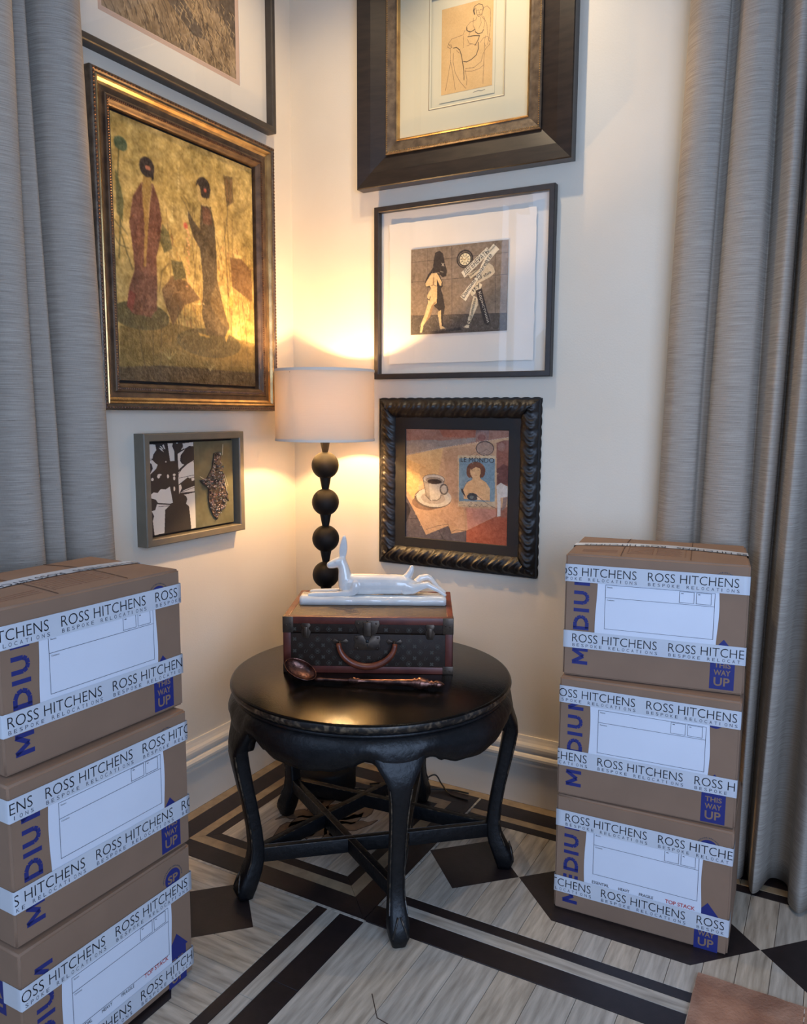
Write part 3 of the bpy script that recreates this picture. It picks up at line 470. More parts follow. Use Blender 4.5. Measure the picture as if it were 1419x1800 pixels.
def folds(knots, t):
    """knots: list of (along, out) ; smooth interpolation"""
    n = len(knots)-1; x = t*n; i = min(int(x), n-1); f = x-i
    p = [knots[max(0, min(n, i+k))] for k in (-1, 0, 1, 2)]
    out = []
    for c in (0, 1):
        a, b, c_, d = (q[c] for q in p); out.append(b+0.5*f*(c_-a+f*(2*a-5*b+4*c_-d+f*(3*(b-c_)+d-a))))
    return out
# right curtain: pleats hang from the ceiling, spreading and kicking out near the floor
KT = [(1.535,0.055),(1.545,0.11),(1.575,0.17),(1.62,0.175),(1.65,0.13),(1.648,0.07),(1.67,0.09),(1.69,0.16),(1.73,0.19),(1.765,0.15),(1.765,0.08),(1.775,0.07),(1.80,0.15),(1.835,0.175),(1.86,0.13),(1.862,0.07),(1.88,0.10),(1.905,0.18),(1.94,0.18),(1.96,0.11),(1.965,0.07),(1.985,0.12),(2.01,0.19),(2.05,0.18),(2.07,0.10),(2.08,0.07),(2.11,0.15),(2.15,0.19),(2.18,0.12),(2.20,0.07),(2.24,0.14),(2.29,0.18),(2.32,0.10)]
KB = [(1.465,0.06),(1.478,0.10),(1.505,0.15),(1.545,0.17),(1.578,0.15),(1.592,0.08),(1.605,0.08),(1.625,0.15),(1.68,0.20),(1.745,0.19),(1.775,0.10),(1.775,0.08),(1.79,0.15),(1.805,0.20),(1.822,0.15),(1.825,0.09),(1.835,0.12),(1.850,0.20),(1.872,0.19),(1.90,0.09),(1.945,0.10),(1.955,0.20),(1.985,0.235),(2.015,0.17),(2.03,0.09),(2.05,0.09),(2.075,0.17),(2.11,0.20),(2.15,0.13),(2.18,0.08),(2.23,0.14),(2.29,0.18),(2.34,0.10)]
def fr(t, h):
    a = folds(KT, t); b = folds(KB, t); k = (1-h)**1.15; fl_ = 0.56+0.44*max(0, min(1, (a[0]-1.80)/0.12))
    return a[0]*(1-k)+b[0]*k+0.004*math.sin(7*h+9*t), -0.02-fl_*(a[1]*(1-k)+b[1]*k)-0.004*math.sin(5*h+20*t)
curtain('curtain', fr, 360, 50, 0.012, 3.30, 'grey slubby linen curtain hanging behind the right-hand stack of boxes')
KT2 = [(1.145,0.1),(1.151,0.155),(1.183,0.19),(1.229,0.185),(1.261,0.14),(1.264,0.09),(1.279,0.075),(1.29,0.12),(1.307,0.15),(1.328,0.12),(1.33,0.09),(1.341,0.12),(1.367,0.18),(1.424,0.17),(1.46,0.1),(1.507,0.08),(1.553,0.15),(1.61,0.19),(1.66,0.12),(1.71,0.08),(1.77,0.15),(1.84,0.18),(1.9,0.1)]
KB2 = [(1.03,0.075),(1.045,0.135),(1.075,0.17),(1.13,0.175),(1.18,0.145),(1.195,0.09),(1.205,0.08),(1.215,0.12),(1.235,0.15),(1.265,0.13),(1.27,0.09),(1.28,0.12),(1.315,0.17),(1.37,0.16),(1.425,0.09),(1.48,0.07),(1.535,0.14),(1.6,0.19),(1.66,0.12),(1.71,0.08),(1.77,0.15),(1.84,0.18),(1.9,0.1)]
def fl(t, h):
    a = folds(KT2, t); b = folds(KB2, t); k = (1-h)**1.3
    return a[1]*(1-k)+b[1]*k+0.005*math.sin(6*h+15*t), -(a[0]*(1-k)+b[0]*k)-0.004*math.sin(7*h+9*t)
curtain('curtain', fl, 260, 50, 0.012, 3.30, 'grey slubby linen curtain beside the gilt-framed painting, left of the corner')

# ================================================================ PICTURES
def rails(W, H, prof):
    """mitred moulding around a W x H rectangle; prof = [(inset from outer edge, distance from wall)]"""
    m = MB(); k = len(prof); V = []
    for (cx, cz, sx, sz) in ((0,0,1,1),(W,0,-1,1),(W,H,-1,-1),(0,H,1,-1)):
        for (i, d) in prof: V.append((cx+sx*i, -d, cz+sz*i))
    F = []
    for c in range(4):
        a = c*k; b = ((c+1) % 4)*k
        for i in range(k-1): F.append((a+i, b+i, b+i+1, a+i+1))
    m.add(V, F); return m
def beads(W, H, inset, d, r, pitch, parent, m, name='beading', lx=1.0):
    q = MB(); 
    for (ax, L, off) in (('x', W-2*inset, inset), ('x', W-2*inset, H-inset), ('z', H-2*inset, inset), ('z', H-2*inset, W-inset)):
        n = int(L/pitch)
        for i in range(n+1):
            t = inset+L*i/n; c = (t, -d, off) if ax == 'x' else (off, -d, t)
            a = r*lx if ax == 'x' else r; b = r if ax == 'x' else r*lx
            v = [(c[0]-a,c[1],c[2]),(c[0]+a,c[1],c[2]),(c[0],c[1],c[2]-b),(c[0],c[1],c[2]+b),(c[0],c[1]-r,c[2]),
                 (c[0]-a*.6,c[1]-r*.6,c[2]-b*.6),(c[0]+a*.6,c[1]-r*.6,c[2]-b*.6),(c[0]+a*.6,c[1]-r*.6,c[2]+b*.6),(c[0]-a*.6,c[1]-r*.6,c[2]+b*.6)]
            q.add(v, [(4,5,6),(4,6,7),(4,7,8),(4,8,5),(5,2,6),(6,1,7),(7,3,8),(8,0,5)])
    return q.build(name, m, parent, kind='stuff')
def matboard(W, H, win, y, t, m, parent, name='mat_board', label=None, bevel=0.003, bm='white'):
    """board with a bevelled window; win = (x0, z0, x1, z1)"""
    x0,z0,x1,z1 = win; q = MB()
    O = [(0,0),(W,0),(W,H),(0,H)]; I = [(x0,z0),(x1,z0),(x1,z1),(x0,z1)]; J = [(x0+bevel,z0+bevel),(x1-bevel,z0+bevel),(x1-bevel,z1-bevel),(x0+bevel,z1-bevel)]
    V = [(a,y-t,b) for a,b in O]+[(a,y-t,b) for a,b in I]+[(a,y,b) for a,b in J]
    F = [(i,(i+1)%4,4+(i+1)%4,4+i) for i in range(4)]+[(4+i,4+(i+1)%4,8+(i+1)%4,8+i) for i in range(4)]
    q.add(V, F); return q.build(name, m, parent, label=label)
def sheet(x0, z0, x1, z1, y, t, m, parent, name, label=None, jig=0.0):
    q = MB(); q.box((x0,y-t,z0),(x1,y,z1)); return q.build(name, m, parent, label=label)
def inset_child(parent, x, y, z): pass

# ---- gilt-framed painting, left wall
W, H = 0.845, 0.988
p = empty('framed_painting', (0,-1.015,1.452), PI/2, 'large gilt-framed painting of two robed figures in a golden garden, left wall', 'painting')
rails(W, H, [(0,0.0),(0,0.044),(0.002,0.047),(0.006,0.050),(0.012,0.050),(0.015,0.046),(0.020,0.046)]).build('frame', 'giltdark', p)
rails(W, H, [(0.020,0.046),(0.023,0.048),(0.027,0.045),(0.033,0.037),(0.040,0.033)]).build('frame_cove', 'brightgold', p, label='bright burnished gold cove', smooth=False)
rails(W, H, [(0.040,0.033),(0.044,0.032),(0.056,0.030),(0.058,0.036),(0.062,0.038),(0.072,0.036),(0.076,0.030),(0.081,0.026),(0.084,0.022),(0.086,0.003)]).build('frame_slope', 'gilt', p)
beads(W, H, 0.009, 0.049, 0.0045, 0.0115, p, 'bronze', lx=1.1); beads(W, H, 0.067, 0.036, 0.0042, 0.0078, p, 'bronze', lx=0.75)
sheet(0.086, 0.086, W-0.086, H-0.086, -0.002, 0.002, 'blackmat', p, 'rebate', 'black gap round the canvas')
cw, ch = 0.655, 0.800
c = Canvas(260, 318, (172,148,86), 3)
c.grain(7, 20, (1.2,1,0.7)); c.grain(26, 22, (1.1,1,.7)); c.grain(70, 16, (1,1,.8))
for i in range(420):
    x = c.rng.uniform(330,1000); y = c.rng.uniform(380,900)
    col = [(196,160,84),(176,132,70),(142,100,62),(206,178,104),(116,92,50)][int(c.rng.integers(5))]
    c.line(col, c.rng.uniform(3,8), [(x,y),(x+c.rng.uniform(-10,10), y+c.rng.uniform(10,30))])
for i in range(22):
    x = c.rng.uniform(300,980); y = c.rng.uniform(250,600); c.line((112,90,50), 4, [(x,y),(x+c.rng.uniform(-20,20),y+150),(x+c.rng.uniform(-20,20),y+320)])
c.spec(GOLD)
for i in range(500):
    x = c.rng.uniform(60,250) if i < 260 else c.rng.uniform(560,760); y = c.rng.uniform(260,760)
    jx = min(259, int(x*.26)); jy = min(317, int(y*.318)); s0 = c.a[jy, jx]
    if s0[0] < 135 and s0[0]-s0[2] < 70: c.ell(tuple(np.clip(s0+c.rng.uniform(-14,34),0,255)), (x,y), (3,4))
c.blur(2); c.grain(120, 14); c.grain(40, 13, (1.1,1,.8)); c.grain(14, 9)
o = link('painted_canvas', c.mesh('painted_canvas', cw, ch), 'paintgloss', p); o.location = ((W-cw)/2, -0.014, (H-ch)/2)
q = MB(); q.box(((W-cw)/2,-0.0135,(H-ch)/2),((W+cw)/2,-0.004,(H+ch)/2)); q.build('stretcher', 'tan', p)

# ---- top left: dark box frame with mat, hung partly above the picture edge
W, H = 0.92, 0.80
p = empty('framed_print', (0,-1.067,2.500), PI/2, 'dark-framed landscape print with white mat, hung above the gilt-framed painting', 'picture')
rails(W, H, [(0,0),(0,0.040),(0.003,0.043),(0.018,0.043),(0.022,0.040),(0.024,0.012)]).build('frame', 'soot', p)
matboard(W, H, (0.118,0.118,W-0.168,H-0.12), -0.010, 0.004, 'white', p, bevel=0.002)
matboard(W, H, (0.134,0.134,W-0.184,H-0.136), -0.008, 0.001, 'pinkmat', p, label='pinkish inner mat')
c = Canvas(230, 190, (142,120,92), 8); c.grain(9, 18); c.grain(30, 14)
for i in range(520):
    x = c.rng.uniform(-20,1000); y = c.rng.uniform(380,1000); L_ = c.rng.uniform(30,70)
    c.line([(84,70,56),(174,150,114),(106,88,68),(150,128,98)][int(c.rng.integers(4))], c.rng.uniform(3,7), [(x,y),(x+L_*.4,y+L_*.6),(x+L_*.5,y+L_*1.3)])
for P_ in ([(0,300),(250,360),(520,640),(760,840),(640,860),(380,700),(120,560)], [(380,0),(700,0),(780,300),(640,360),(450,200)], [(840,380),(1000,430),(1000,820),(930,700),(860,620)]):
    c.poly((78,68,60), P_, 0.75)
c.poly((164,138,108), [(560,120),(800,200),(840,420),(700,360)], 0.8); c.poly((96,84,72), [(700,420),(860,430),(880,640),(760,640)], 0.6)
for i in range(160):
    x = c.rng.uniform(500,980); y = c.rng.uniform(560,960); L_ = c.rng.uniform(20,50); c.line([(182,156,116),(64,54,46)][i % 2], 4, [(x,y),(x+L_*.5,y+L_*.3),(x+L_*.3,y+L_)])
c.grain(90, 12)
o = link('artwork', c.mesh('artwork', W-0.31, H-0.262), 'print', p); o.location = (0.129, -0.007, 0.129)
sheet(0.024, 0.024, W-0.024, H-0.024, -0.0155, 0.0015, 'glass', p, 'glass')
sheet(0.02, 0.02, W-0.02, H-0.02, 0, 0.0055, 'white', p, 'backing')

# ---- small taupe box frame
W, H = 0.486, 0.371
p = empty('framed_collage', (0,-0.862,1.006), PI/2, 'small taupe-framed black and white collage under the gilt-framed painting', 'picture')
rails(W, H, [(0,0),(0,0.043),(0.003,0.046),(0.022,0.046),(0.025,0.043),(0.025,0.004)]).build('frame', 'taupe', p)
sheet(0.02, 0.02, W-0.02, H-0.02, -0.001, 0.004, 'blackmat', p, 'backing', 'black recess around the panels')
c = Canvas(170, 280, (28,27,32), 5)
for s_ in BW:
    (c.poly((206,202,192), s_[2]) if s_[0] == 'p' else c.ell((206,202,192), s_[2], s_[3]))
for pts in ([(660,0),(1000,240)], [(1000,110),(600,380)], [(0,180),(130,175)], [(200,690),(480,700)], [(650,400),(1000,380)], [(700,560),(1000,520)]): c.line((28,27,32), 9, pts)
o = link('silhouette_panel', c.mesh('silhouette_panel', 0.214, 0.305), 'print', p, label='black plant silhouettes on white'); o.location = (0.036, -0.0195, 0.033)
q = MB(); q.box((0.036,-0.019,0.033),(0.25,-0.005,0.338)); q.build('panel_block', 'blackmat', p)
c = Canvas(60, 90, (92,90,68), 6); c.grain(5, 8); c.grain(20, 5)
o = link('olive_panel', c.mesh('olive_panel', 0.200, 0.305), 'print', p, label='olive grey panel'); o.location = (0.250, -0.0195, 0.033)
q = MB(); q.box((0.25,-0.019,0.033),(0.45,-0.005,0.338)); q.build('panel_block', 'blackmat', p)
# encrusted ornament: hundreds of tiny chips inside an outline
OP = np.array(ORN, float)
def inside(P, x, y):
    r = False
    for k in range(len(P)):
        x0,y0 = P[k-1]; x1,y1 = P[k]
        if (y < y0) != (y < y1) and x < (x1-x0)*(y-y0)/(y1-y0)+x0: r = not r
    return r
q = MB(); cols = []; rg = random.Random(2); ctr = OP.mean(0)
q.prism([(0.250+x*0.2/1000, 0.338-y*0.305/1000) for x, y in ORN], 0.0196, 0.024, lambda x, y, z: (x, -z, y)); cols += [(70,58,52)]*(2*len(ORN))
k = 0
while k < 520:
    x = rg.uniform(0,1000); y = rg.uniform(0,1000)
    if not inside(OP, x, y): continue
    k += 1; X = 0.250+x*0.2/1000; Z = 0.338-y*0.305/1000; s = rg.uniform(0.0016,0.0038); a = rg.uniform(0,PI); dp = 0.024+rg.uniform(0,0.009)
    ca, sa = math.cos(a)*s, math.sin(a)*s; b = rg.uniform(0.4,1)
    q.add([(X+ca,-dp,Z+sa),(X-sa*b,-dp,Z+ca*b),(X-ca,-dp,Z-sa),(X+sa*b,-dp,Z-ca*b),(X,-dp-s*.8,Z),(X,-dp+0.006,Z)], [(0,1,4),(1,2,4),(2,3,4),(3,0,4),(1,0,5),(2,1,5),(3,2,5),(0,3,5)])
    cols += [rg.choice([(196,178,166),(150,104,88),(94,110,104),(60,50,48),(214,200,190),(176,140,124),(120,134,126),(40,36,38)])]*6
o = q.build('encrusted_ornament', 'chips', p, kind='stuff', label='beaded ornament in brown, white and green chips'); at = o.data.color_attributes.new('paint', 'FLOAT_COLOR', 'POINT')
at.data.foreach_set('color', np.array([(*lin(t), 1) for t in cols], np.float32).ravel())
for a, b in (((0.392,0.325),(0.388,0.285)), ((0.270,0.215),(0.300,0.200)), ((0.415,0.170),(0.398,0.215)), ((0.408,0.150),(0.395,0.20))): q = MB(); q.tube([(a[0],-0.026,a[1]),(b[0],-0.026,b[1])], 0.0011, 6); q.build('twig', 'cream', p)

# ---- big dark veneer frame with nude drawing, right wall top
W, H = 0.828, 0.90
p = empty('framed_drawing', (0.340,0,2.281), 0, 'large dark-veneered frame with gilt inner slip holding an ink drawing of a seated woman', 'picture')
rails(W, H, [(0,0),(0,0.046),(0.003,0.050),(0.055,0.040),(0.116,0.022),(0.118,0.018)]).build('frame', 'veneer', p)
rails(W, H, [(0.114,0.018),(0.114,0.030),(0.118,0.034),(0.124,0.033),(0.150,0.027),(0.160,0.026),(0.163,0.022),(0.165,0.010)]).build('inner_frame', 'giltdark', p, label='gilt inner frame')
beads(W, H, 0.121, 0.032, 0.0034, 0.0072, p, 'brightgold')
rails(W, H, [(0.157,0.026),(0.160,0.030),(0.164,0.028),(0.166,0.012)]).build('slip', 'brightgold', p, label='bright gold sight edge')
wx0, wz0, wx1, wz1 = 0.286, 0.250, 0.572, 0.622
sheet(0.12, 0.12, W-0.12, H-0.12, 0, 0.004, 'cream', p, 'backing')
matboard(W, H, (wx0,wz0,wx1,wz1), -0.0085, 0.004, 'cream', p, bevel=0.004)
c = Canvas(210, 306, (206,168,112), 2); c.grain(5, 6); c.grain(60, 4); c.spec(NUDE, 3.2)
o = link('drawing', c.mesh('drawing', 0.196, 0.286), 'print', p); o.location = (0.330, -0.0065, 0.292)
sheet(0.322, 0.266, 0.535, 0.586, -0.0048, 0.0012, 'cream', p, 'mount_sheet')
ln_ = rails(wx1-wx0+0.006, wz1-wz0+0.006, [(0,0.0126),(0,0.0132),(0.0016,0.0132),(0.0016,0.0126)]).build('window_line', 'leaf', p, label='brown line round the mat window'); ln_.location = (wx0-0.003, 0, wz0-0.003)
q = MB(); q.tube([(0.455,-0.0062,0.281),(0.475,-0.0062,0.284),(0.485,-0.0062,0.281),(0.500,-0.0062,0.283)], 0.0006, 5); q.build('signature', 'inkgrey', p)
sheet(0.165, 0.165, W-0.165, H-0.165, -0.0150, 0.0015, 'glass', p, 'glass')

# ---- thin black-brown frame with square print
W, H = 0.706, 0.638
p = empty('framed_print', (0.404,0,1.576), 0, 'thin black-brown frame holding a small sepia print of a nude and torn words', 'picture')
rails(W, H, [(0,0),(0,0.028),(0.002,0.030),(0.018,0.030),(0.020,0.028),(0.020,0.003)]).build('frame', 'fr2', p)
sheet(0.015, 0.015, W-0.015, H-0.015, 0, 0.004, 'white', p, 'backing')
# deckled, slightly bowed paper
q = MB(); nx, nz = 24, 22; V = []; rg = random.Random(9); px0, pz0, pw, ph = 0.058, 0.058, 0.58, 0.515
for j in range(nz+1):
    for i in range(nx+1):
        u, v = i/nx, j/nz; e = 0.0016*rg.uniform(-1,1) if i in (0,nx) or j in (0,nz) else 0
        V.append((px0+pw*u+e, -0.0075-0.0045*abs(2*u-1)**4-0.002*abs(2*v-1)**4+0.0008*math.sin(5*u+2*v), pz0+ph*v+e))
q.add(V, [(j*(nx+1)+i, j*(nx+1)+i+1, (j+1)*(nx+1)+i+1, (j+1)*(nx+1)+i) for j in range(nz) for i in range(nx)])
q.build('deckled_paper', 'paper', p, smooth=True)
c = Canvas(250, 202, (124,108,90), 4); c.grain(8, 9); c.grain(34, 8); c.spec(PRINT, 1.0)
for i in range(420):
    x = c.rng.uniform(0,1000); y = c.rng.uniform(780,1000); s0 = c.a[min(201,int(y*.202)), min(249,int(x*.25))]
    if 60 < s0[0] < 110: c.line(tuple(np.clip(s0+c.rng.choice([-22,26]),0,255)), 4, [(x,y),(x+c.rng.uniform(-12,12),y+14)])
c.grain(120, 9); c.grain(60, 8)
o = link('print', c.mesh('print', 0.386, 0.311), 'print', p); o.location = (0.151, -0.0112, 0.163)
art_letters(PRINT, 0.386, 0.311, -0.0006, o)
sheet(0.019, 0.019, W-0.019, H-0.019, -0.0215, 0.0015, 'glass', p, 'glass')

# ---- carved black frame with cafe painting
W, H = 0.655, 0.644
p = empty('framed_painting', (0.419,0,0.859), 0, 'carved black frame with a painting of a coffee cup and magazine on a table', 'painting')
def carved(W, H, wd, dp):
    q = MB(); ND = 14
    for side in range(4):
        L = W if side % 2 == 0 else H; NS = int(L/0.004); V = []
        for i in range(NS+1):
            s = L*i/NS
            for j in range(ND+1):
                t = j/ND; a = PI*t; base = math.sin(a)**0.7*dp
                pitch = 0.062; ph = (s/pitch)+0.55*math.sin(PI*t)+0.25*math.sin(2*PI*t); f = ph-math.floor(ph)
                lobe = (abs(math.sin(PI*f))**0.55)*0.010-0.004; rib = 0.0035*math.sin(2*PI*f*3+3*t)*math.sin(PI*t)
                d = max(0.0, base+(lobe+rib)*math.sin(a)**0.5); edge = (0.0035*abs(math.sin(PI*(s/pitch*1.6))) if j == 0 else 0)
                ins = min(max(wd*t-edge, -0.003), wd)
                # mitre
                ss = min(max(s, ins), L-ins)
                V.append({0:(ss,-d,ins),1:(W-ins,-d,ss),2:(W-ss,-d,H-ins),3:(ins,-d,H-ss)}[side])
        q.add(V, [(i*(ND+1)+j, (i+1)*(ND+1)+j, (i+1)*(ND+1)+j+1, i*(ND+1)+j+1) for i in range(NS) for j in range(ND)])
    return q
carved(W, H, 0.078, 0.030).build('carved_frame', 'carved', p, smooth=True)
sheet(0.004, 0.004, W-0.004, H-0.004, 0, 0.004, 'blackmat', p, 'backing')
matboard(W, H, (0.116,0.108,0.540,0.530), -0.009, 0.003, 'blackmat', p, bevel=0.002)
c = Canvas(270, 268, (186,148,110), 7); c.spec(CAFE, 0.55); c.grain(9, 7); c.grain(40, 8); c.grain(110, 8)
for i in range(240):
    x = c.rng.uniform(0,1000); y = c.rng.uniform(0,1000); s0 = c.a[min(267,int(y*.268)), min(269,int(x*.27))]
    if s0.sum() > 260: c.line(tuple(np.clip(s0+c.rng.uniform(-26,22),0,255)), 4, [(x,y),(x+c.rng.uniform(-25,25),y+c.rng.uniform(-20,20))])
o = link('painted_canvas', c.mesh('painted_canvas', 0.432, 0.430), 'paint', p); o.location = (0.112, -0.0072, 0.104)
art_letters(CAFE, 0.432, 0.430, -0.0008, o)
# ================================================================ FLOOR LAMP
LX, LY = 0.338, -0.268
lamp = empty('floor_lamp', (LX,LY,0), 0, 'lit black floor lamp of stacked balls with white drum shade, in the corner', 'lamp')
MB().lathe([(0.0,0.0005),(0.100,0.0005),(0.108,0.004),(0.110,0.012),(0.110,0.085),(0.106,0.096),(0.060,0.104),(0.020,0.108),(0,0.109)], seg=48, cap=False).build('base', 'lampblack', lamp, smooth=True)
st = MB(); zb = [0.160+0.1368*i for i in range(9)]
for i, z in enumerate(zb):
    b = MB().ell((0,0,z), (0.0505,0.0505,0.0505), 28, 18); b.build('ball', 'lampblack', lamp, smooth=True)
for i in range(8):
    z0 = zb[i]+0.044; z1 = zb[i+1]-0.046
    MB().lathe([(0.0125,z0-0.004),(0.0125,z0+0.002),(0.0215,z1+0.002),(0.0225,z1+0.006)], seg=24).build('spindle', 'lampblack', lamp, smooth=False)
MB().lathe([(0.011,1.300),(0.011,1.304),(0.019,1.345),(0.019,1.352)], seg=24).build('neck', 'lampblack', lamp)
MB().lathe([(0.006,1.35),(0.006,1.40),(0.014,1.402),(0.014,1.456)], seg=16).build('bulb_holder', 'brass', lamp)
MB().ell((0,0,1.480), (0.016,0.016,0.022), 16, 10).build('bulb', 'bulb', lamp, smooth=True)
R_S = 0.181
MB().lathe([(R_S,1.348),(R_S,1.600),(R_S-0.0015,1.600),(R_S-0.0015,1.348),(R_S,1.348)], seg=72, cap=False).build('lamp_shade', 'shade', lamp, smooth=False)
sh = bpy.data.objects['lamp_shade']; sh.data.shade_smooth(); sh.data.set_sharp_from_angle(angle=0.6)
for z in (1.345, 1.593): MB().lathe([(R_S+0.0012,z),(R_S+0.0012,z+0.009),(R_S-0.003,z+0.009),(R_S-0.003,z),(R_S+0.0012,z)], seg=72, cap=False).build('shade_trim', 'white', sh)
sp = MB()
for k in range(3):
    a = 2*PI*k/3+0.4; sp.tube([(0.012*math.cos(a),0.012*math.sin(a),1.405),(R_S*math.cos(a),R_S*math.sin(a),1.588)], 0.0016, 6)
sp.build('shade_carrier', 'brass', lamp)
# cord and plug lead trailing behind the table
q = MB()
def spline(P, n=12):
    out = []; 
    for i in range(len(P)-1):
        p = [Vector(P[max(0,min(len(P)-1,i+k))]) for k in (-1,0,1,2)]
        for j in range(n):
            f = j/n; out.append(p[1]+0.5*f*((p[2]-p[0])+f*(2*p[0]-5*p[1]+4*p[2]-p[3]+f*(3*(p[1]-p[2])+p[3]-p[0]))))
    out.append(Vector(P[-1])); return out
q.tube(spline([(LX+0.106,LY+0.02,0.012),(0.52,-0.20,0.006),(0.60,-0.16,0.004),(0.66,-0.09,0.03),(0.70,-0.06,0.05),(0.73,-0.06,0.02),(0.78,-0.09,0.004),(0.86,-0.10,0.004)]), 0.003, 8)
tag(q.build('power_cord', 'cord', smooth=True), 'black power cord trailing over the floor behind the lamp base', 'cord', 'black cords behind the table')
q = MB(); q.tube(spline([(0.47,-0.17,0.0045),(0.56,-0.10,0.005),(0.66,-0.12,0.011),(0.76,-0.06,0.005),(0.84,-0.05,0.0045)]), 0.003, 8)
tag(q.build('power_cord', 'cord', smooth=True), 'second black cord looping along the wall under the table', 'cord', 'black cords behind the table')

# ================================================================ ROUND TABLE
TX, TY, TZ = 0.742, -0.604, 0.632
tb = empty('round_table', (TX,TY,0), 0, 'low round black lacquered table on five cabriole legs, worn edges', 'table')
MB().lathe([(0.0,0.600),(0.421,0.600),(0.432,0.604),(0.4395,0.612),(0.4415,0.620),(0.4395,0.6265)], seg=120, cap=False).build('table_edge', 'wornedge', tb, smooth=True, label='worn rounded edge of the top')
MB().lathe([(0.4397,0.6260),(0.4370,0.6305),(0.432,TZ),(0,TZ)], seg=120, cap=False).build('table_top', 'tabletop', tb, smooth=True)
NL = 5; A0 = math.radians(-49)
def leg_w(a):
    """angular distance to the nearest leg, 0 at a leg, 1 midway"""
    t = ((a-A0) % (2*PI/NL))/(2*PI/NL); return 1-abs(2*t-1)
q = MB(); n = 300; V = []
def apron_z(t):
    t = max(0.0, min(1.0, t))
    K = [(0,0.470),(0.14,0.470),(0.19,0.500),(0.26,0.522),(0.34,0.526),(0.40,0.520),(0.45,0.508),(0.50,0.510),(0.56,0.502),(0.64,0.494),(0.80,0.492),(0.90,0.488),(1.0,0.486)]
    for (a, u), (b, v) in zip(K[:-1], K[1:]):
        if t <= b: return u+(v-u)*(t-a)/(b-a)
    return K[-1][1]
rows = 7
for i in range(n):
    a = 2*PI*i/n; zb_ = apron_z(leg_w(a))
    for j in range(rows+1):
        f = j/rows; z = 0.596+(zb_-0.596)*f; r = 0.420 if j == 0 else 0.424+0.024*math.sin(PI*min(1,f*0.9+0.05))
        V.append((r*math.cos(a), r*math.sin(a), z))
    for j in range(rows+1):
        f = 1-j/rows; z = 0.596+(zb_-0.596)*f; r = (0.420 if j == rows else 0.424+0.024*math.sin(PI*min(1,f*0.9+0.05)))-0.020
        V.append((r*math.cos(a), r*math.sin(a), z))
k = 2*rows+2
q.add(V, [(i*k+j, ((i+1)%n)*k+j, ((i+1)%n)*k+j+1, i*k+j+1) for i in range(n) for j in range(k-1)]+[(i*k+k-1, ((i+1)%n)*k+k-1, ((i+1)%n)*k, i*k) for i in range(n)])
q.build('apron', 'lacquer', tb, smooth=True)
MB().lathe([(0.412,0.602),(0.428,0.601),(0.431,0.595),(0.427,0.590),(0.412,0.588)], seg=120, cap=False).build('bead_moulding', 'lacquer', tb, smooth=True)
LP = [(0.560,0.424,0.150,0.020),(0.535,0.432,0.140,0.026),(0.510,0.437,0.118,0.034),(0.485,0.442,0.088,0.042),(0.460,0.442,0.066,0.047),(0.42,0.436,0.054,0.047),(0.35,0.423,0.047,0.044),(0.28,0.409,0.044,0.042),(0.21,0.398,0.043,0.042),(0.15,0.393,0.044,0.045),(0.115,0.397,0.048,0.050),(0.085,0.408,0.055,0.057),(0.055,0.422,0.061,0.063),(0.028,0.431,0.058,0.062),(0.012,0.431,0.046,0.050),(0.0005,0.430,0.040,0.042)]
lm = MB(); V = []; m = 24
for (z, r, wd, dp) in LP:
    for k in range(m):
        a = 2*PI*k/m; cx, sy = math.cos(a), math.sin(a); e = 0.42
        V.append((r+dp/2*math.copysign(abs(cx)**e, cx)*(1 if cx < 0 else 1-0.18*abs(sy)**3), wd/2*math.copysign(abs(sy)**e, sy), z))
lm.add(V, [(i*m+k, (i+1)*m+k, (i+1)*m+(k+1)%m, i*m+(k+1)%m) for i in range(len(LP)-1) for k in range(m)]+[tuple(range(m)), tuple((len(LP)-1)*m+k for k in reversed(range(m)))])
leg_me = lm.mesh('leg'); leg_me.materials.append(M['lacquer']); bm_ = bmesh.new(); bm_.from_mesh(leg_me); bmesh.ops.recalc_face_normals(bm_, faces=bm_.faces); bm_.to_mesh(leg_me); bm_.free(); leg_me.shade_smooth()
# worn ridge lines down the front corners of each leg, and a carved scroll on the foot
rd = MB()
for sgn in (-1, 1):
    rd.tube([(r+dp*0.40, sgn*wd*0.46, z) for (z, r, wd, dp) in LP[4:12]], 0.0022, 6)
ridge_me = rd.mesh('worn_ridge'); ridge_me.materials.append(M['wornedge'])
fs = MB()
for sgn in (-1, 1): fs.tube([(0.445,sgn*0.004,0.085),(0.452,sgn*0.012,0.060),(0.456,sgn*0.020,0.036),(0.450,sgn*0.016,0.014),(0.452,sgn*0.006,0.020)], [0.002,0.003,0.004,0.0045,0.003], 8)
fs_me = fs.mesh('foot_scroll'); fs_me.materials.append(M['wornedge']); fs_me.shade_smooth()
for i in range(NL):
    o = bpy.data.objects.new('leg', leg_me); COL.objects.link(o); o.parent = tb; o.rotation_euler = (0,0,A0+2*PI*i/NL)
    for nm, me in (('worn_ridge', ridge_me), ('foot_scroll', fs_me)):
        r_ = bpy.data.objects.new(nm, me); COL.objects.link(r_); r_.parent = o
RS = 0.395
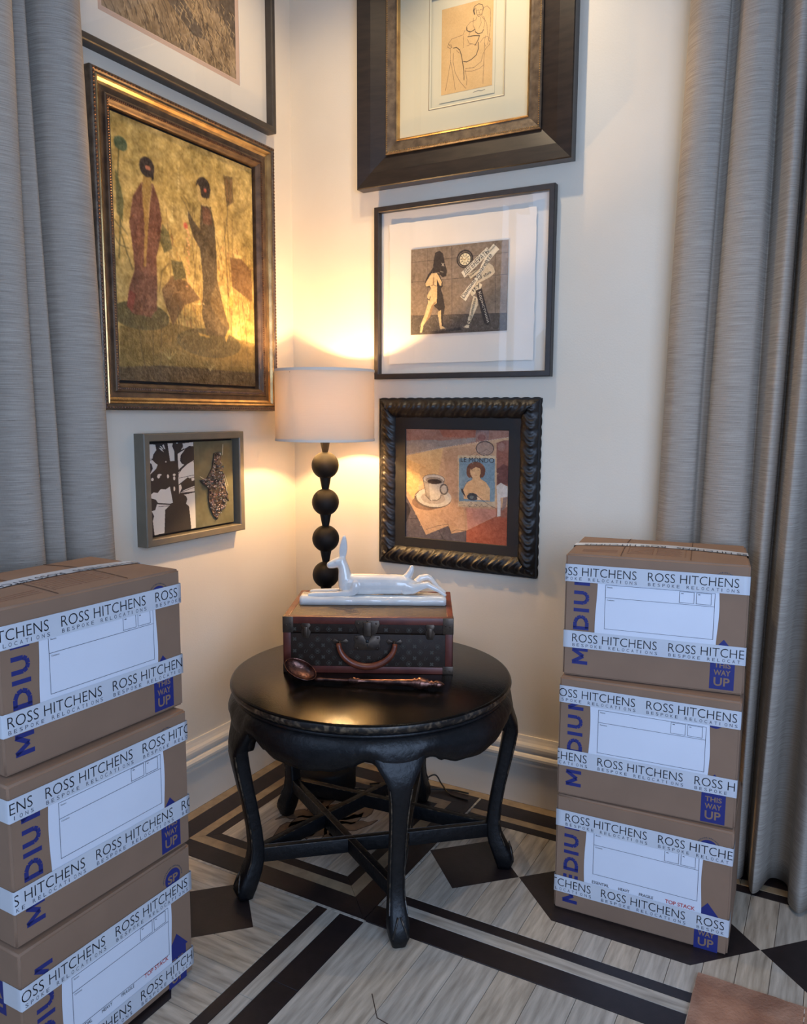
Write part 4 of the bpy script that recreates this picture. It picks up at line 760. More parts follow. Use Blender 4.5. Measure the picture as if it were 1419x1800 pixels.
for i in range(NL):
    a = A0+2*PI*i/NL; b = A0+2*PI*(i+2)/NL; A = Vector((RS*math.cos(a), RS*math.sin(a), 0)); B = Vector((RS*math.cos(b), RS*math.sin(b), 0))
    d = (B-A).normalized(); nn = Vector((-d.y, d.x, 0))*0.011; A = A+d*0.008; B = B-d*0.008; z0, z1 = 0.104+0.0004*i, 0.149+0.0004*i; q = MB()
    q.add([tuple(A-nn+Vector((0,0,z0))),tuple(B-nn+Vector((0,0,z0))),tuple(B+nn+Vector((0,0,z0))),tuple(A+nn+Vector((0,0,z0))),tuple(A-nn+Vector((0,0,z1))),tuple(B-nn+Vector((0,0,z1))),tuple(B+nn+Vector((0,0,z1))),tuple(A+nn+Vector((0,0,z1)))],
          [(0,3,2,1),(4,5,6,7),(0,1,5,4),(1,2,6,5),(2,3,7,6),(3,0,4,7)])
    st_ = q.build('stretcher', 'lacquer', tb, bevel=0.0025)
    e = MB(); 
    for s_ in (-1, 1): e.tube([tuple(A+nn*s_*0.93+Vector((0,0,z1-0.0006))), tuple(B+nn*s_*0.93+Vector((0,0,z1-0.0006)))], 0.0012, 5)
    e.build('worn_ridge', 'wornedge', st_)

# ================================================================ SUITCASE
CW, CD, CH = 0.530, 0.366, 0.180
cs = empty('suitcase', (0.505,-0.746,TZ+0.0005), math.radians(27.1), 'small vintage hard suitcase in monogrammed brown canvas with red-brown edging, on the table', 'suitcase')
SEAM = 0.128
q = MB(); q.box((0,0,0),(CW,CD,SEAM-0.0008)); q.build('body', 'coated', cs, bevel=0.004)
q = MB(); q.box((-0.0006,-0.0006,SEAM+0.0008),(CW+0.0006,CD+0.0006,CH-0.0012)); q.build('lid', 'coated', cs, bevel=0.004)
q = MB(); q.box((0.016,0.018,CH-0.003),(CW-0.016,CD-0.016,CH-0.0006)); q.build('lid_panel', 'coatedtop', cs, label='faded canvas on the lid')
def trim(a, b): q = MB(); q.box(a, b); return q.build('edge_trim', 'lozine', cs, bevel=0.0015)
t = 0.022; e = 0.0022
for (z0, z1) in ((-0.0, t), (CH-t, CH)):
    trim((-e,-e,z0),(CW+e,0.004,z1)); trim((-e,CD-0.004,z0),(CW+e,CD+e,z1)); trim((-e,0.004,z0),(0.004,CD-0.004,z1)); trim((CW-0.004,0.004,z0),(CW+e,CD-0.004,z1))
for (a, b) in (((-e,-e,CH-0.003),(CW+e,t*0.8,CH+0.0008)),((-e,CD-t*0.8,CH-0.003),(CW+e,CD+e,CH+0.0008)),((-e,t*0.8,CH-0.003),(t*0.8,CD-t*0.8,CH+0.0008)),((CW-t*0.8,t*0.8,CH-0.003),(CW+e,CD-t*0.8,CH+0.0008))): trim(a, b)
for x0, x1 in ((-e,t),(CW-t,CW+e)): trim((x0,-e,t),(x1,0.004,CH-t))
for y0, y1 in ((-e,t),(CD-t,CD+e)):
    trim((-e,y0,t),(0.003,y1,CH-t)); trim((CW-0.003,y0,t),(CW+e,y1,CH-t))
for sx in (0, 1):
    for z0, z1 in ((0.0,0.026),(SEAM+0.001,CH+0.001)):
        x0, x1 = (-0.0034, 0.030) if sx == 0 else (CW-0.030, CW+0.0034); q = MB()
        q.box((x0,-0.0034,z0),(x1,0.004,z1)); xx = (-0.0034,0.003) if sx == 0 else (CW-0.003, CW+0.0034); q.box((xx[0],0.004,z0),(xx[1],0.032,z1))
        cp = q.build('corner_cap', 'brass', cs, bevel=0.0012)
        r = MB(); 
        for dx, dz in ((0.008,0.008),(0.022,0.012)):
            r.ell(((dx if sx == 0 else CW-dx),-0.0036,(z0+z1)/2+(dz-0.010)), (0.0026,0.0014,0.0026), 8, 5)
        r.build('rivet', 'brass', cp, smooth=True)
# monogram: quatrefoils, circled flowers and interlocked letters in staggered rows
mono = MB(); mono_top = MB()
def petal4(m_, cx, cz, r, P):
    pts = []
    for k in range(16):
        a = 2*PI*k/16+PI/4; rr = r*(0.42+0.58*abs(math.cos(2*a-PI/2))); pts.append(P(cx+rr*math.cos(a), cz+rr*math.sin(a)))
    m_.add(pts+[P(cx,cz)], [(k,(k+1)%16,16) for k in range(16)])
def ringp(m_, cx, cz, r, w_, P):
    pts = [P(cx+r*math.cos(2*PI*k/16), cz+r*math.sin(2*PI*k/16)) for k in range(16)]+[P(cx+(r-w_)*math.cos(2*PI*k/16), cz+(r-w_)*math.sin(2*PI*k/16)) for k in range(16)]
    m_.add(pts, [(k,(k+1)%16,16+(k+1)%16,16+k) for k in range(16)])
def diap(m_, cx, cz, r, P):
    for s0, s1 in ((r, r*0.82),):
        pts = [P(cx+s0*dx, cz+s0*dz) for dx, dz in ((1,0),(0,1),(-1,0),(0,-1))]+[P(cx+s1*dx, cz+s1*dz) for dx, dz in ((1,0),(0,1),(-1,0),(0,-1))]
        m_.add(pts, [(k,(k+1)%4,4+(k+1)%4,4+k) for k in range(4)])
    petal4(m_, cx, cz, r*0.5, P)
def pattern(m_, x0, x1, z0, z1, P, o0, ex, ez, skip=()):
    px, pz = 0.036, 0.019; j = 0; z = z0+0.010
    while z < z1-0.006:
        i = 0; x = x0+0.012+(px/2 if j % 2 else 0)
        while x < x1-0.010:
            if not any(a < x < b and c_ < z < d for a, b, c_, d in skip):
                kd = (i+j*2) % 4
                if kd == 0: petal4(m_, x, z, 0.0075, P)
                elif kd == 1:
                    b = np.array(o0)+np.array(ex)*(x-0.006)+np.array(ez)*(z-0.005)
                    text_into(m_, 'L', b-np.array(ez)*0.002, ex, ez, 0.006, 0.010, -0.01); text_into(m_, 'V', b+np.array(ex)*0.003, ex, ez, 0.0095, 0.010, -0.01)
                elif kd == 2: ringp(m_, x, z, 0.0085, 0.0012, P); petal4(m_, x, z, 0.006, P)
                else: diap(m_, x, z, 0.0095, P)
            i += 1; x += px
        j += 1; z += pz
lockskip = ((0.222,0.312,0.060,0.17),(0.165,0.37,0.085,0.112),(0.05,0.09,0.10,0.16),(CW-0.09,CW-0.05,0.10,0.16))
pattern(mono, t, CW-t, t, SEAM-0.002, lambda x, z: (x,-0.0010,z), (0,-0.0010,0), (1,0,0), (0,0,1), lockskip)
pattern(mono, t, CW-t, SEAM+0.003, CH-t+0.004, lambda x, z: (x,-0.0016,z), (0,-0.0016,0), (1,0,0), (0,0,1), lockskip)
mono.build('monogram', 'mono', cs, kind='stuff')
pattern(mono_top, 0.02, CW-0.02, 0.02, CD-0.02, lambda x, y: (x,y,CH-0.0002), (0,0,CH-0.0002), (1,0,0), (0,1,0))
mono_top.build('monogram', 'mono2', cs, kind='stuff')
# lock plate, hasp, side clasps
cx = CW*0.497
def plate(pts, y0, y1, nm, parent=cs, bev=0.0008): q = MB(); q.prism(pts, y0, y1, lambda x, y, z: (x, -z, y)); return q.build(nm, 'brass', parent, bevel=bev)
low = plate([(cx-0.040,0.122),(cx-0.042,0.110),(cx-0.038,0.100),(cx-0.042,0.086),(cx-0.034,0.076),(cx+0.034,0.076),(cx+0.042,0.086),(cx+0.038,0.100),(cx+0.042,0.110),(cx+0.040,0.122),(cx+0.014,0.124),(cx,0.098),(cx-0.014,0.124)], 0.0015, 0.0045, 'lock_plate')
upp = plate([(cx-0.036,0.172),(cx-0.040,0.160),(cx-0.034,0.148),(cx-0.030,0.132),(cx-0.018,0.124),(cx+0.018,0.124),(cx+0.030,0.132),(cx+0.034,0.148),(cx+0.040,0.160),(cx+0.036,0.172)], 0.0020, 0.0050, 'hasp_plate')
q = MB(); q.box((cx-0.0125,-0.0125,0.122),(cx+0.0125,-0.0045,0.168)); q.build('hasp', 'brass', cs, bevel=0.003)
q = MB(); q.ell((cx,-0.0048,0.104), (0.0055,0.002,0.0055), 14, 6); q.box((cx-0.0008,-0.0056,0.086),(cx+0.0008,-0.0044,0.094)); q.ell((cx,-0.0050,0.094), (0.0020,0.0012,0.0020), 10, 5); q.build('keyhole', 'black', low, smooth=False)
r = MB(); 
for dx, dz in ((-0.033,0.116),(0.033,0.116),(-0.031,0.082),(0.031,0.082),(-0.028,0.162),(0.028,0.162),(0,0.1705)): r.ell((cx+dx,-0.0052,dz), (0.0032,0.0018,0.0032), 10, 6)
r.build('rivet', 'brass', cs, smooth=True)
for xx in (0.070, CW-0.070):
    cl = plate([(xx-0.012,0.160),(xx-0.016,0.152),(xx-0.009,0.144),(xx-0.016,0.132),(xx-0.008,0.112),(xx+0.008,0.112),(xx+0.016,0.132),(xx+0.009,0.144),(xx+0.016,0.152),(xx+0.012,0.160)], 0.0015, 0.0040, 'clasp')
    q = MB(); q.box((xx-0.006,-0.0095,0.118),(xx+0.006,-0.0042,0.150)); q.build('clasp_lever', 'brass', cl, bevel=0.002)
for xx in (cx-0.085, cx+0.085):
    hp = plate([(xx-0.026,0.104),(xx-0.018,0.112),(xx-0.006,0.104),(xx+0.006,0.104),(xx+0.018,0.112),(xx+0.026,0.104),(xx+0.018,0.094),(xx+0.006,0.100),(xx-0.006,0.100),(xx-0.018,0.094)], 0.0015, 0.0040, 'handle_mount')
    q = MB(); q.tube([(xx,-0.004,0.104),(xx,-0.016,0.106),(xx,-0.020,0.100),(xx,-0.012,0.094),(xx,-0.004,0.096)], 0.0026, 8); q.build('handle_ring', 'brass', hp, smooth=True)
hpts = []; hr = []
for i in range(25):
    a = PI*i/24; hpts.append((cx-0.088*math.cos(a), -0.021-0.006*math.sin(a), 0.102-0.072*math.sin(a)**1.0)); hr.append(0.0075+0.0035*math.sin(a))
q = MB(); q.tube(hpts, hr, 14); q.build('handle', 'leather', cs, smooth=True)

# ================================================================ CERAMIC HARE ON ITS PLINTH
hx, hy, hyaw = 0.4610, -0.6030, math.radians(28.3)
hr_ = empty('hare_figurine', (hx,hy,TZ+CH+0.0016), hyaw, 'white glazed ceramic hare lying stretched out on a slim plinth, on top of the suitcase', 'figurine')
PW, PD, PH = 0.487, 0.085, 0.026
q = MB(); N1, N2, N3 = 44, 8, 4; rg = random.Random(5)
q.box((0,0,0),(PW,PD,PH)); pl = q.build('plinth', 'ceramic', hr_)
bm = bmesh.new(); bm.from_mesh(pl.data); bmesh.ops.subdivide_edges(bm, edges=[e_ for e_ in bm.edges if abs(e_.verts[0].co.x-e_.verts[1].co.x) > 0.1], cuts=N1, use_grid_fill=True)
for v in bm.verts: v.co.z += 0.0013*math.sin(v.co.x*60+v.co.y*30)*(1 if v.co.z > 0.01 else 0); v.co.y += 0.0010*math.sin(v.co.x*75)
bmesh.ops.bevel(bm, geom=[e_ for e_ in bm.edges if len(e_.link_faces) == 2 and e_.calc_face_angle(0) > 0.8], offset=0.0025, segments=2, affect='EDGES'); bm.to_mesh(pl.data); bm.free(); pl.data.shade_smooth()
q = MB()
def chain(P, n=14, seg=16, flat=None):
    """overlapping ellipsoids along a smoothed path; P = [(x, y, z, ry, rz)]"""
    pts = []
    for i in range(len(P)-1):
        for j in range(n): f = j/n; pts.append([a*(1-f)+b*f for a, b in zip(P[i], P[i+1])])
    pts.append(list(P[-1]))
    for i, p_ in enumerate(pts):
        rx = (p_[3]+p_[4])/2
        q.ell((p_[0],p_[1],p_[2]), (rx*0.9, p_[3], p_[4]), seg, 10)
Y0 = 0.044; Z0 = PH
chain([(0.150,Y0,Z0+0.036,0.022,0.026),(0.175,Y0,Z0+0.036,0.030,0.036),(0.215,Y0,Z0+0.036,0.031,0.036),(0.27,Y0,Z0+0.037,0.029,0.034),(0.32,Y0,Z0+0.037,0.030,0.034),(0.350,Y0,Z0+0.036,0.029,0.031),(0.375,Y0,Z0+0.030,0.022,0.022)])
chain([(0.150,Y0,Z0+0.030,0.025,0.028),(0.149,Y0,Z0+0.055,0.025,0.028),(0.146,Y0,Z0+0.080,0.021,0.023),(0.142,Y0,Z0+0.100,0.018,0.020),(0.136,Y0,Z0+0.112,0.017,0.018)])
chain([(0.138,Y0,Z0+0.114,0.0170,0.0185),(0.124,Y0,Z0+0.110,0.0155,0.0175),(0.108,Y0,Z0+0.104,0.0130,0.0150),(0.097,Y0,Z0+0.101,0.0112,0.0120)])
for s_ in (-1, 1):   # ears, eyes, legs
    for i in range(14):
        f = i/13; w_ = 0.0055+0.0095*math.sin(PI*min(1, f*0.85+0.12)); q.ell((0.140+0.006*f, Y0+s_*(0.004+0.003*f), Z0+0.122+0.072*f), (w_, 0.0035, 0.008), 12, 8)
    q.ell((0.119, Y0+s_*0.0135, Z0+0.114), (0.0035,0.0022,0.0030), 10, 6)
    ly = Y0+s_*0.026
    chain([(0.185,ly-s_*0.004,Z0+0.032,0.014,0.024),(0.178,ly,Z0+0.018,0.010,0.016),(0.165,ly,Z0+0.011,0.0085,0.0105),(0.12,ly,Z0+0.008,0.0070,0.0080),(0.07,ly,Z0+0.007,0.0065,0.0072),(0.040,ly,Z0+0.006,0.0078,0.0068),(0.030,ly,Z0+0.005,0.0060,0.0050)])
    kz = 0.040 if s_ < 0 else 0.058; kx = 0.425
    chain([(0.350,Y0+s_*0.014,Z0+0.030,0.016,0.026),(0.378,Y0+s_*0.018,Z0+0.026,0.013,0.018),(0.402,Y0+s_*0.020,Z0+kz-0.006,0.0115,0.014),(kx,Y0+s_*0.021,Z0+kz,0.0100,0.0108),(kx+0.012,Y0+s_*0.021,Z0+kz-0.006,0.0092,0.0100),(0.462,Y0+s_*0.022,Z0+0.022,0.0070,0.0078),(0.484,Y0+s_*0.022,Z0+0.006,0.0065,0.0060)])
chain([(0.352,Y0,Z0+0.058,0.014,0.014),(0.364,Y0,Z0+0.070,0.0125,0.0140),(0.371,Y0,Z0+0.084,0.0110,0.0115),(0.373,Y0,Z0+0.094,0.0085,0.0090)])
hb = q.build('hare', 'ceramic', hr_)
rm = hb.modifiers.new('r', 'REMESH'); rm.mode = 'VOXEL'; rm.voxel_size = 0.0017; rm.use_smooth_shade = True
sm = hb.modifiers.new('s', 'SMOOTH'); sm.iterations = 12; sm.factor = 0.5
apply_mods(hb); hb.data.shade_smooth()

# ================================================================ LADLE
la = empty('ladle', (0.609,-0.801,TZ), math.atan2(0.160,0.422), 'antique copper serving ladle with turned handle lying in front of the suitcase', 'ladle')
q = MB(); V = []; nr, ns_ = 12, 36; R0 = Matrix.Rotation(math.radians(26), 3, 'Y')@Matrix.Rotation(math.radians(24), 3, 'X')
for sh_, rr in ((0, 1.0), (1, 0.955)):
    for i in range(nr+1):
        a = (PI/2)*i/nr
        for k in range(ns_):
            b = 2*PI*k/ns_; v = R0@Vector((0.053*rr*math.cos(a)*math.cos(b), 0.037*rr*math.cos(a)*math.sin(b), -0.027*rr*math.sin(a)-(0 if sh_ == 0 else 0.0)))
            V.append((v.x, v.y, v.z+0.0435))
def gi(s_, i, k): return s_*(nr+1)*ns_+i*ns_+(k % ns_)
F = []
for i in range(nr):
    for k in range(ns_): F.append((gi(0,i,k),gi(0,i+1,k),gi(0,i+1,k+1),gi(0,i,k+1))); F.append((gi(1,i,k),gi(1,i,k+1),gi(1,i+1,k+1),gi(1,i+1,k)))
for k in range(ns_): F.append((gi(0,0,k),gi(0,0,k+1),gi(1,0,k+1),gi(1,0,k)))
q.add(V, F); bo = q.build('bowl', 'copper', la, smooth=True)
HP = [(0.035,0.0030,0.012),(0.060,0.0065,0.013),(0.080,0.0045,0.014),(0.100,0.0042,0.0145),(0.150,0.0044,0.015),(0.158,0.0080,0.0155),(0.163,0.0062,0.0155),(0.168,0.0088,0.0155),(0.175,0.0062,0.0155),(0.180,0.0082,0.0155),(0.186,0.0046,0.016),(0.230,0.0056,0.016),(0.290,0.0078,0.017),(0.345,0.0098,0.018),(0.352,0.0135,0.018),(0.358,0.0112,0.018),(0.364,0.0155,0.018),(0.374,0.0155,0.018),(0.384,0.0120,0.018),(0.390,0.0125,0.018),(0.396,0.0066,0.018),(0.402,0.0100,0.018),(0.408,0.0062,0.018),(0.413,0.0092,0.0175),(0.422,0.0100,0.0175),(0.432,0.0066,0.017),(0.440,0.0012,0.017)]
q = MB(); q.tube([(a-0.002,0,c_) for a, b, c_ in HP], [b*1.22 for a, b, c_ in HP], 18); q.build('handle', 'copper', la, smooth=True)

# ================================================================ MOVING BOXES
PERIOD = 0.259
def moving_box(x, y, z, yaw, W_, H_, D_, label, upv, upph, lowv, lowph, dv=0.0, du=0.0, top=False, side_print=False, dpap=0.0):
    b = empty('moving_box', (x,y,z), yaw, label, 'box', 'stacked brown moving boxes')
    q = MB(); q.box((0,0,0.0008),(W_,D_,H_-0.0012)); bo_ = q.build('carton', 'card', b)
    bm = bmesh.new(); bm.from_mesh(bo_.data); bmesh.ops.subdivide_edges(bm, edges=bm.edges[:], cuts=7, use_grid_fill=True)
    for v in bm.verts:
        u, w_, t_ = v.co.x/W_, v.co.y/D_, v.co.z/H_; bl = math.sin(PI*u)*math.sin(PI*t_)*0.0
        if t_ > 0.98: v.co.z += (0.009 if top else 0.0)*math.sin(PI*u)*math.sin(PI*w_)
    bmesh.ops.bevel(bm, geom=[e_ for e_ in bm.edges if len(e_.link_faces) == 2 and e_.calc_face_angle(0) > 1.0], offset=0.005, segments=3, affect='EDGES'); bm.to_mesh(bo_.data); bm.free()
    bo_.data.shade_smooth(); bo_.data.set_sharp_from_angle(angle=0.9)
    F = lambda m_: (1,0,0)
    ex, ez = (1,0,0), (0,0,1)
    # stencilled MEDIUM running up the left side
    q = MB(); bw_ = 0.0050
    def stroke(a0, c0, a1, c1):   # a = distance along the word, c = height of the letter, 0..0.043
        L_ = math.hypot(a1-a0, c1-c0); tx_, tz_ = (a1-a0)/L_, (c1-c0)/L_; nx_, nz_ = -tz_*bw_, tx_*bw_
        q.add([(0.069+du-cc, -0.0004, 0.036+dv+aa) for aa, cc in ((a0+nx_,c0+nz_),(a0-nx_,c0-nz_),(a1-nx_,c1-nz_),(a1+nx_,c1+nz_))], [(0,1,2,3)])
    for m0 in (0.0, 0.228):
        stroke(m0+0.005,0,m0+0.005,0.043); stroke(m0+0.043,0,m0+0.043,0.043); stroke(m0+0.006,0.042,m0+0.024,0.012); stroke(m0+0.042,0.042,m0+0.024,0.012)
    stroke(0.061,0,0.061,0.043)
    for cc in (0.005,0.0215,0.038): stroke(0.061,cc,0.088,cc)
    stroke(0.105,0,0.105,0.043); DP = [(0.105,0.038),(0.122,0.038),(0.134,0.032),(0.1385,0.0215),(0.134,0.011),(0.122,0.005),(0.105,0.005)]
    for (a0, c0), (a1, c1) in zip(DP[:-1], DP[1:]): stroke(a0, c0, a1, c1)
    stroke(0.157,0,0.157,0.043); UP_ = [(0.178,0.043),(0.178,0.016),(0.183,0.008),(0.192,0.005),(0.202,0.008),(0.207,0.016),(0.207,0.043)]
    for (a0, c0), (a1, c1) in zip(UP_[:-1], UP_[1:]): stroke(a0, c0, a1, c1)
    q.build('size_stencil', 'blue', b, kind='stuff')
    # this-way-up arrow
    ax, az = 0.4225+du, 0.011+dv; q = MB()
    pts = [(ax-0.0305,az),(ax+0.0305,az),(ax+0.0305,az+0.092),(ax+0.0375,az+0.092),(ax,az+0.137),(ax-0.0375,az+0.092),(ax-0.0305,az+0.092)]
    q.prism(pts, 0.00015, 0.0005, lambda a, c, d: (a, -d, c)); ar = q.build('arrow_stencil', 'blue', b)
    q = MB(); 
    for s_, zz, wd, cp in (('UP',0.010,0.040,0.022),('WAY',0.039,0.042,0.014),('THIS',0.060,0.042,0.013)): text_into(q, s_, (ax-wd/2,-0.0008,az+zz), ex, ez, wd, cp, 0.02)
    q.build('arrow_lettering', 'card', ar)
    # round emblem
    ex0, ez0 = 0.416+du, 0.298+dv*0.6; q = MB(); n_ = 40
    q.prism([(ex0+0.0250*math.cos(2*PI*k/n_), ez0+0.0250*math.sin(2*PI*k/n_)) for k in range(n_)], 0.00015, 0.0005, lambda a, c, d: (a, -d, c)); em = q.build('round_stencil', 'blue', b)
    q = MB(); text_into(q, 'SP', (ex0-0.0170,-0.0008,ez0-0.0095), ex, ez, 0.034, 0.019, 0.03); q.build('emblem_letters', 'card', em)
    q = MB()   # ring of print too small to read in the photograph: short dark ticks
    for k in range(26):
        a = PI*1.02-PI*1.04*k/25; da = 0.036 if k % 3 else 0.022; r0_, r1_ = 0.0292, 0.0322 if k % 4 else 0.0314
        q.prism([(ex0+r_*math.cos(t_), ez0+r_*math.sin(t_)) for r_, t_ in ((r0_,a-da),(r1_,a-da),(r1_,a+da),(r0_,a+da))], 0.00015, 0.0005, lambda a, c, d: (a, -d, c))
    q.build('emblem_ring', 'inkgrey', em, kind='stuff')
    # paper contents label
    x0, x1 = 0.088+du, 0.405+du; z0, z1 = 0.100+dv+dpap, 0.300+dv+dpap; q = MB(); nx, nz = 14, 16; V = []; rg_ = random.Random(int(z*1000)+int(x*100))
    ph1, ph2 = rg_.uniform(0,6), rg_.uniform(0,6)
    for j in range(nz+1):
        for i in range(nx+1):
            u, v = i/nx, j/nz; ed = 0.0022*math.sin(5*v+ph1)*(1 if i == 0 else 0)+0.0022*math.sin(6*v+ph2)*(1 if i == nx else 0)
            V.append((x0+(x1-x0)*u+ed, -0.0007-0.0004*(1+math.sin(4*u+ph1)*math.sin(3*v+ph2)), z0+(z1-z0)*v))
    q.add(V, [(j*(nx+1)+i, j*(nx+1)+i+1, (j+1)*(nx+1)+i+1, (j+1)*(nx+1)+i) for j in range(nz) for i in range(nx)]); pa = q.build('contents_label', 'label', b, smooth=True)
    q = MB(); yl = -0.0019; lw = 0.0009
    def ln(a, c, d, e_): q.box((a-lw/2, yl, c-lw/2), (d+lw/2, yl+0.0002, e_+lw/2))
    X0, X1, Z0_, Z1_, ZD = 0.112+du, 0.395+du, 0.146+dv+dpap, 0.271+dv+dpap, 0.235+dv+dpap
    ln(X0,Z0_,X1,Z0_); ln(X0,Z1_,X1,Z1_); ln(X0,Z0_,X0,Z1_); ln(X1,Z0_,X1,Z1_); ln(X0,ZD,X1,ZD)
    for a, c in ((0.306,0.343),(0.349,0.386)):
        a += du; c += du; ln(a,ZD+0.004,c,ZD+0.004); ln(a,Z1_-0.002,c,Z1_-0.002); ln(a,ZD+0.004,a,Z1_-0.002); ln(c,ZD+0.004,c,Z1_-0.002)
    q.build('ruled_lines', 'inkgrey', pa)
    q = MB(); zw = 0.117+dv+dpap*0.5
    for s_, a, wd in (('ESSENTIAL',0.111,0.048),('HEAVY',0.186,0.030),('FRAGILE',0.243,0.038)): text_into(q, s_, (a+du,-0.0021,zw), ex, ez, wd, 0.0085, 0.0)
    text_into(q, 'Room:', (X0+0.005,-0.0021,Z1_-0.008), ex, ez, 0.014, 0.0035); text_into(q, 'Contents:', (X0+0.005,-0.0021,ZD-0.008), ex, ez, 0.020, 0.0035)
    q.box((0.310+du,-0.0021,Z1_-0.0075),(0.316+du,-0.0020,Z1_-0.006)); q.box((0.353+du,-0.0021,Z1_-0.0075),(0.358+du,-0.0020,Z1_-0.006))
    q.build('label_words', 'ink', pa)
    q = MB(); text_into(q, 'TOP STACK', (0.313+du,-0.0021,zw), ex, ez, 0.078, 0.0105, 0.012); q.build('label_words', 'red', pa, label='red words TOP STACK')
    # packing tape bands with running print
    for (v0, phs) in ((upv, upph), (lowv, lowph)):
        hh = 0.0495; q = MB(); yb = -0.0024; nx = 30; V = []; e_ = 0.0009; c0 = 0.0
        path = [(-e_, 0.055), (-e_, 0.012), (-e_-0.0002, 0.002)]+[(W_*i/nx, yb-0.0002*math.sin(i*1.7+phs*30)) for i in range(nx+1)]+[(W_+e_+0.0002, 0.002), (W_+e_, 0.012), (W_+e_, 0.055)]
        path[3] = (0.0004, yb); path[-4] = (W_-0.0004, yb)
        for (a, c) in path: V += [(a, c, v0), (a, c, v0+hh)]
        q.add(V, [(2*i, 2*i+2, 2*i+3, 2*i+1) for i in range(len(path)-1)]); tp = q.build('packing_tape', 'tape', b, smooth=True)
        s_ = phs
        while s_ > 0: s_ -= PERIOD
        while s_ < W_:
            if s_ > -0.225:
                q = MB(); q2 = MB()
                text_into(q, 'ROSS HITCHENS', (s_,yb-0.0005,v0+0.0175), ex, ez, 0.229, 0.0240, -0.010, clip=(-s_+0.0005, W_-s_-0.0005))
                bz = v0+0.0045
                for k, chh in enumerate('BESPOKE RELOCATIONS'):
                    xx = s_+0.001+k*0.0124
                    if chh != ' ' and 0.001 < xx < W_-0.007: text_into(q2, chh, (xx,yb-0.0005,bz), ex, ez, 0.0016 if chh == 'I' else 0.0066, 0.0085, -0.004)
                q.build('tape_lettering', 'ink', tp)
                if q2.v: q2.build('tape_small_lettering', 'inkgrey', tp, label='grey spaced lettering')
            s_ += PERIOD
    if top:
        zt = lambda u, w_: H_+0.0006+0.009*math.sin(PI*max(0,min(1,u)))*math.sin(PI*max(0,min(1,w_)))
        n_ = 24; V = []; yc = D_*0.5; hw = 0.0245
        for i in range(n_+1):
            u = i/n_; V += [(W_*u, yc-hw, zt(u,(yc-hw)/D_)-0.0002), (W_*u, yc+hw, zt(u,(yc+hw)/D_)-0.0002)]
        V = [(-0.0009,yc-hw,H_-0.07),(-0.0009,yc+hw,H_-0.07),(-0.0009,yc-hw,H_-0.006),(-0.0009,yc+hw,H_-0.006)]+V+[(W_+0.0009,yc-hw,H_-0.006),(W_+0.0009,yc+hw,H_-0.006),(W_+0.0009,yc-hw,H_-0.07),(W_+0.0009,yc+hw,H_-0.07)]
        q = MB(); q.add(V, [(2*i, 2*i+1, 2*i+3, 2*i+2) for i in range(len(V)//2-1)]); tp = q.build('packing_tape', 'tape', b, smooth=False, label='tape sealing the top flaps')
        s_ = -0.04
        while s_ < W_:
            q = MB(); L0 = len(q.v); text_into(q, 'ROSS HITCHENS', (W_-s_,yc-0.004,0), (-1,0,0), (0,-1,0), 0.229, 0.022, -0.004, clip=(-s_+0.002, W_-s_-0.002))
            for i in range(L0, len(q.v)): a, c, d = q.v[i]; q.v[i] = (a, c, zt(a/W_, c/D_)+0.0007)
            if q.v: q.build('tape_lettering', 'ink', tp)
            s_ += PERIOD
        q = MB()
        def seam(a, c, d, e_, r_=0.0009):
            q.tube([(a+(d-a)*i/8, c+(e_-c)*i/8, zt((a+(d-a)*i/8)/W_, (c+(e_-c)*i/8)/D_)-0.0004) for i in range(9)], r_, 5)
        seam(W_*0.31,0.012,W_*0.31,yc-hw); seam(W_*0.31,yc+hw,W_*0.31,D_-0.01); seam(W_*0.69,0.012,W_*0.69,yc-hw); seam(W_*0.69,yc+hw,W_*0.69,D_-0.01)
        q.build('flap_seam', 'cardin', b, kind='stuff')
        q = MB()
        for k in range(8):
            yy = 0.045+0.013*k; seam(W_*0.34+0.004*(k%3), yy, W_*0.48, yy, 0.0005); seam(W_*0.50, yy, W_*0.64-0.006*(k%2), yy, 0.0005)
            if k < 3: seam(W_*0.08, yy, W_*0.28, yy, 0.0005)
        for xx in (0.34,0.48,0.50,0.66): seam(W_*xx,0.04,W_*xx,0.14,0.0005)
        q.build('flap_print', 'cardline', b, kind='stuff')
    if side_print:
        q = MB(); fn = lambda a, c, d: (-d, a, c)
        q.prism([(0.05,0.20),(0.10,0.20),(0.10,0.275),(0.05,0.275)], 0.00015, 0.0006, fn); sb = q.build('side_stencil', 'blue', b)
        q = MB(); q.prism([(0.060,0.215),(0.090,0.215),(0.090,0.222),(0.060,0.222)], 0.0006, 0.0009, fn); q.prism([(0.060,0.235),(0.090,0.235),(0.075,0.262)], 0.0006, 0.0009, fn); q.build('stencil_mark', 'card', sb)
    return b
BH = 0.353; Dp = 0.335
moving_box(1.3448,-0.5604,0.0,math.radians(2.3),0.478,BH,Dp,'bottom moving box of the right stack, standing on a dark floor inlay', 0.259,0.028, 0.055,0.138, dv=-0.010)
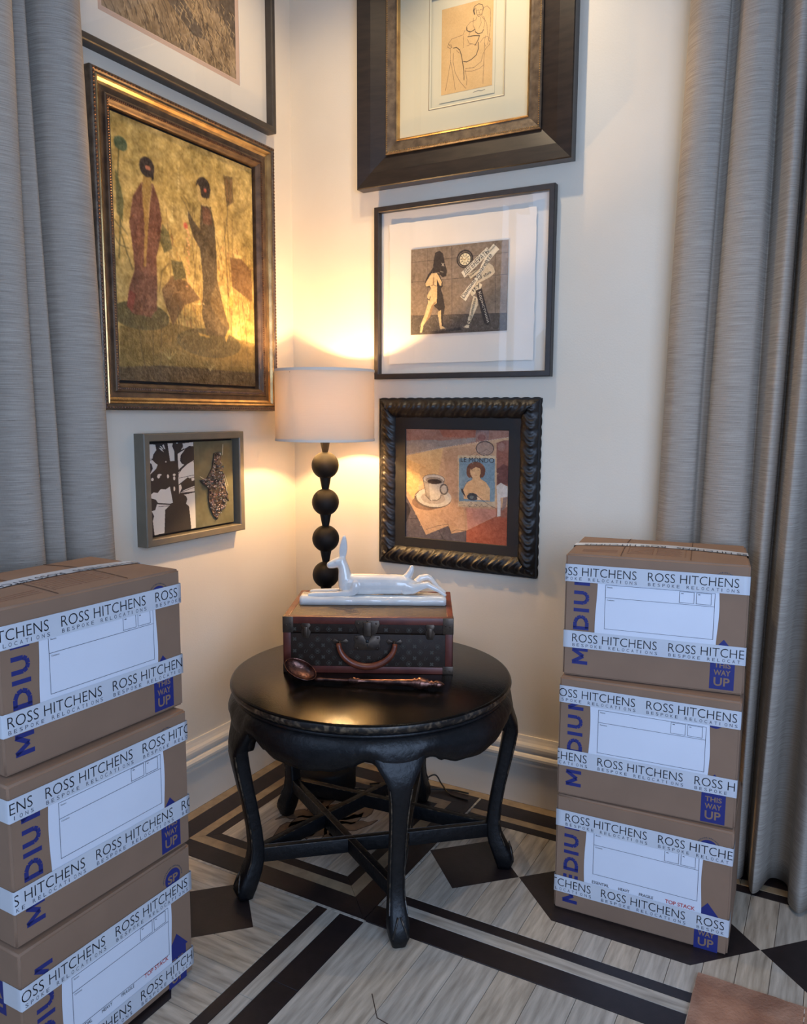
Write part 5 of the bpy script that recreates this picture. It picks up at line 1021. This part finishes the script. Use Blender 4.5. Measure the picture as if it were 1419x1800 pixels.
moving_box(1.3435,-0.5600,BH+0.0005,math.radians(4.0),0.478,BH,Dp,'middle moving box of the right stack, between two others, label words hidden by its tape', 0.278,0.240, 0.090,0.114, dv=-0.004, dpap=0.004)
moving_box(1.3450,-0.5450,2*BH+0.001,math.radians(8.0),0.478,BH,Dp,'top moving box of the right stack, in front of the right-hand curtain', 0.2735,0.223, 0.0830,0.025, top=True)
moving_box(0.6094,-1.7679,0.0,math.radians(90.2),0.486,BH,Dp,'bottom moving box of the left stack with its round SP emblem uncovered, nearest the camera', 0.228,-0.018, 0.020,0.048, dv=-0.012, du=0.008, side_print=True, dpap=-0.036)
moving_box(0.5935,-1.7600,BH+0.0005,math.radians(89.0),0.486,BH,Dp,'middle moving box of the left stack, red TOP STACK visible on its label', 0.274,0.082, 0.078,-0.060, dv=-0.002, side_print=True)
moving_box(0.5600,-1.7400,2*BH+0.001,math.radians(88.3),0.486,BH,Dp,'top moving box of the left stack, its taped flaps showing, below the left curtain', 0.266,0.144, 0.084,0.010, dv=-0.002, top=True)

# ================================================================ HIDE RUG
rug = empty('cowhide_rug', (1.766,-0.655,0), 0, 'patched brown cowhide rug corner on the floor at the lower right', 'rug')
px = 0.248; rg = random.Random(11)
for i in range(5):
    for j in range(6):
        x0, y0 = i*px, -j*0.32; q = MB(); P = []
        x1, y1 = x0+px-0.001, y0-0.32+0.001
        for k in range(12): P.append((x0+(x1-x0)*k/12, y0+(rg.uniform(-.0015,.0015) if j == 0 else 0)))
        for k in range(12): P.append((x1, y0+(y1-y0)*k/12))
        for k in range(12): P.append((x1+(x0-x1)*k/12, y1))
        for k in range(12): P.append((x0+(rg.uniform(-.0015,.0015) if i == 0 else 0), y1+(y0-y1)*k/12))
        q.prism(P, 0.0012, 0.0085); q.build('hide_patch', 'hide', rug)
q = MB()
for i in range(1, 5):
    for k in range(60): q.tube([(i*px-0.0005,-0.01-k*0.03,0.0088),(i*px-0.0005,-0.025-k*0.03,0.0088)], 0.0011, 5)
for k in range(60): q.tube([(0.001,-0.004-k*0.032,0.0045),(0.001,-0.034-k*0.032,0.0045)], 0.0022, 6)
q.build('stitching', 'stitch', rug, kind='stuff')
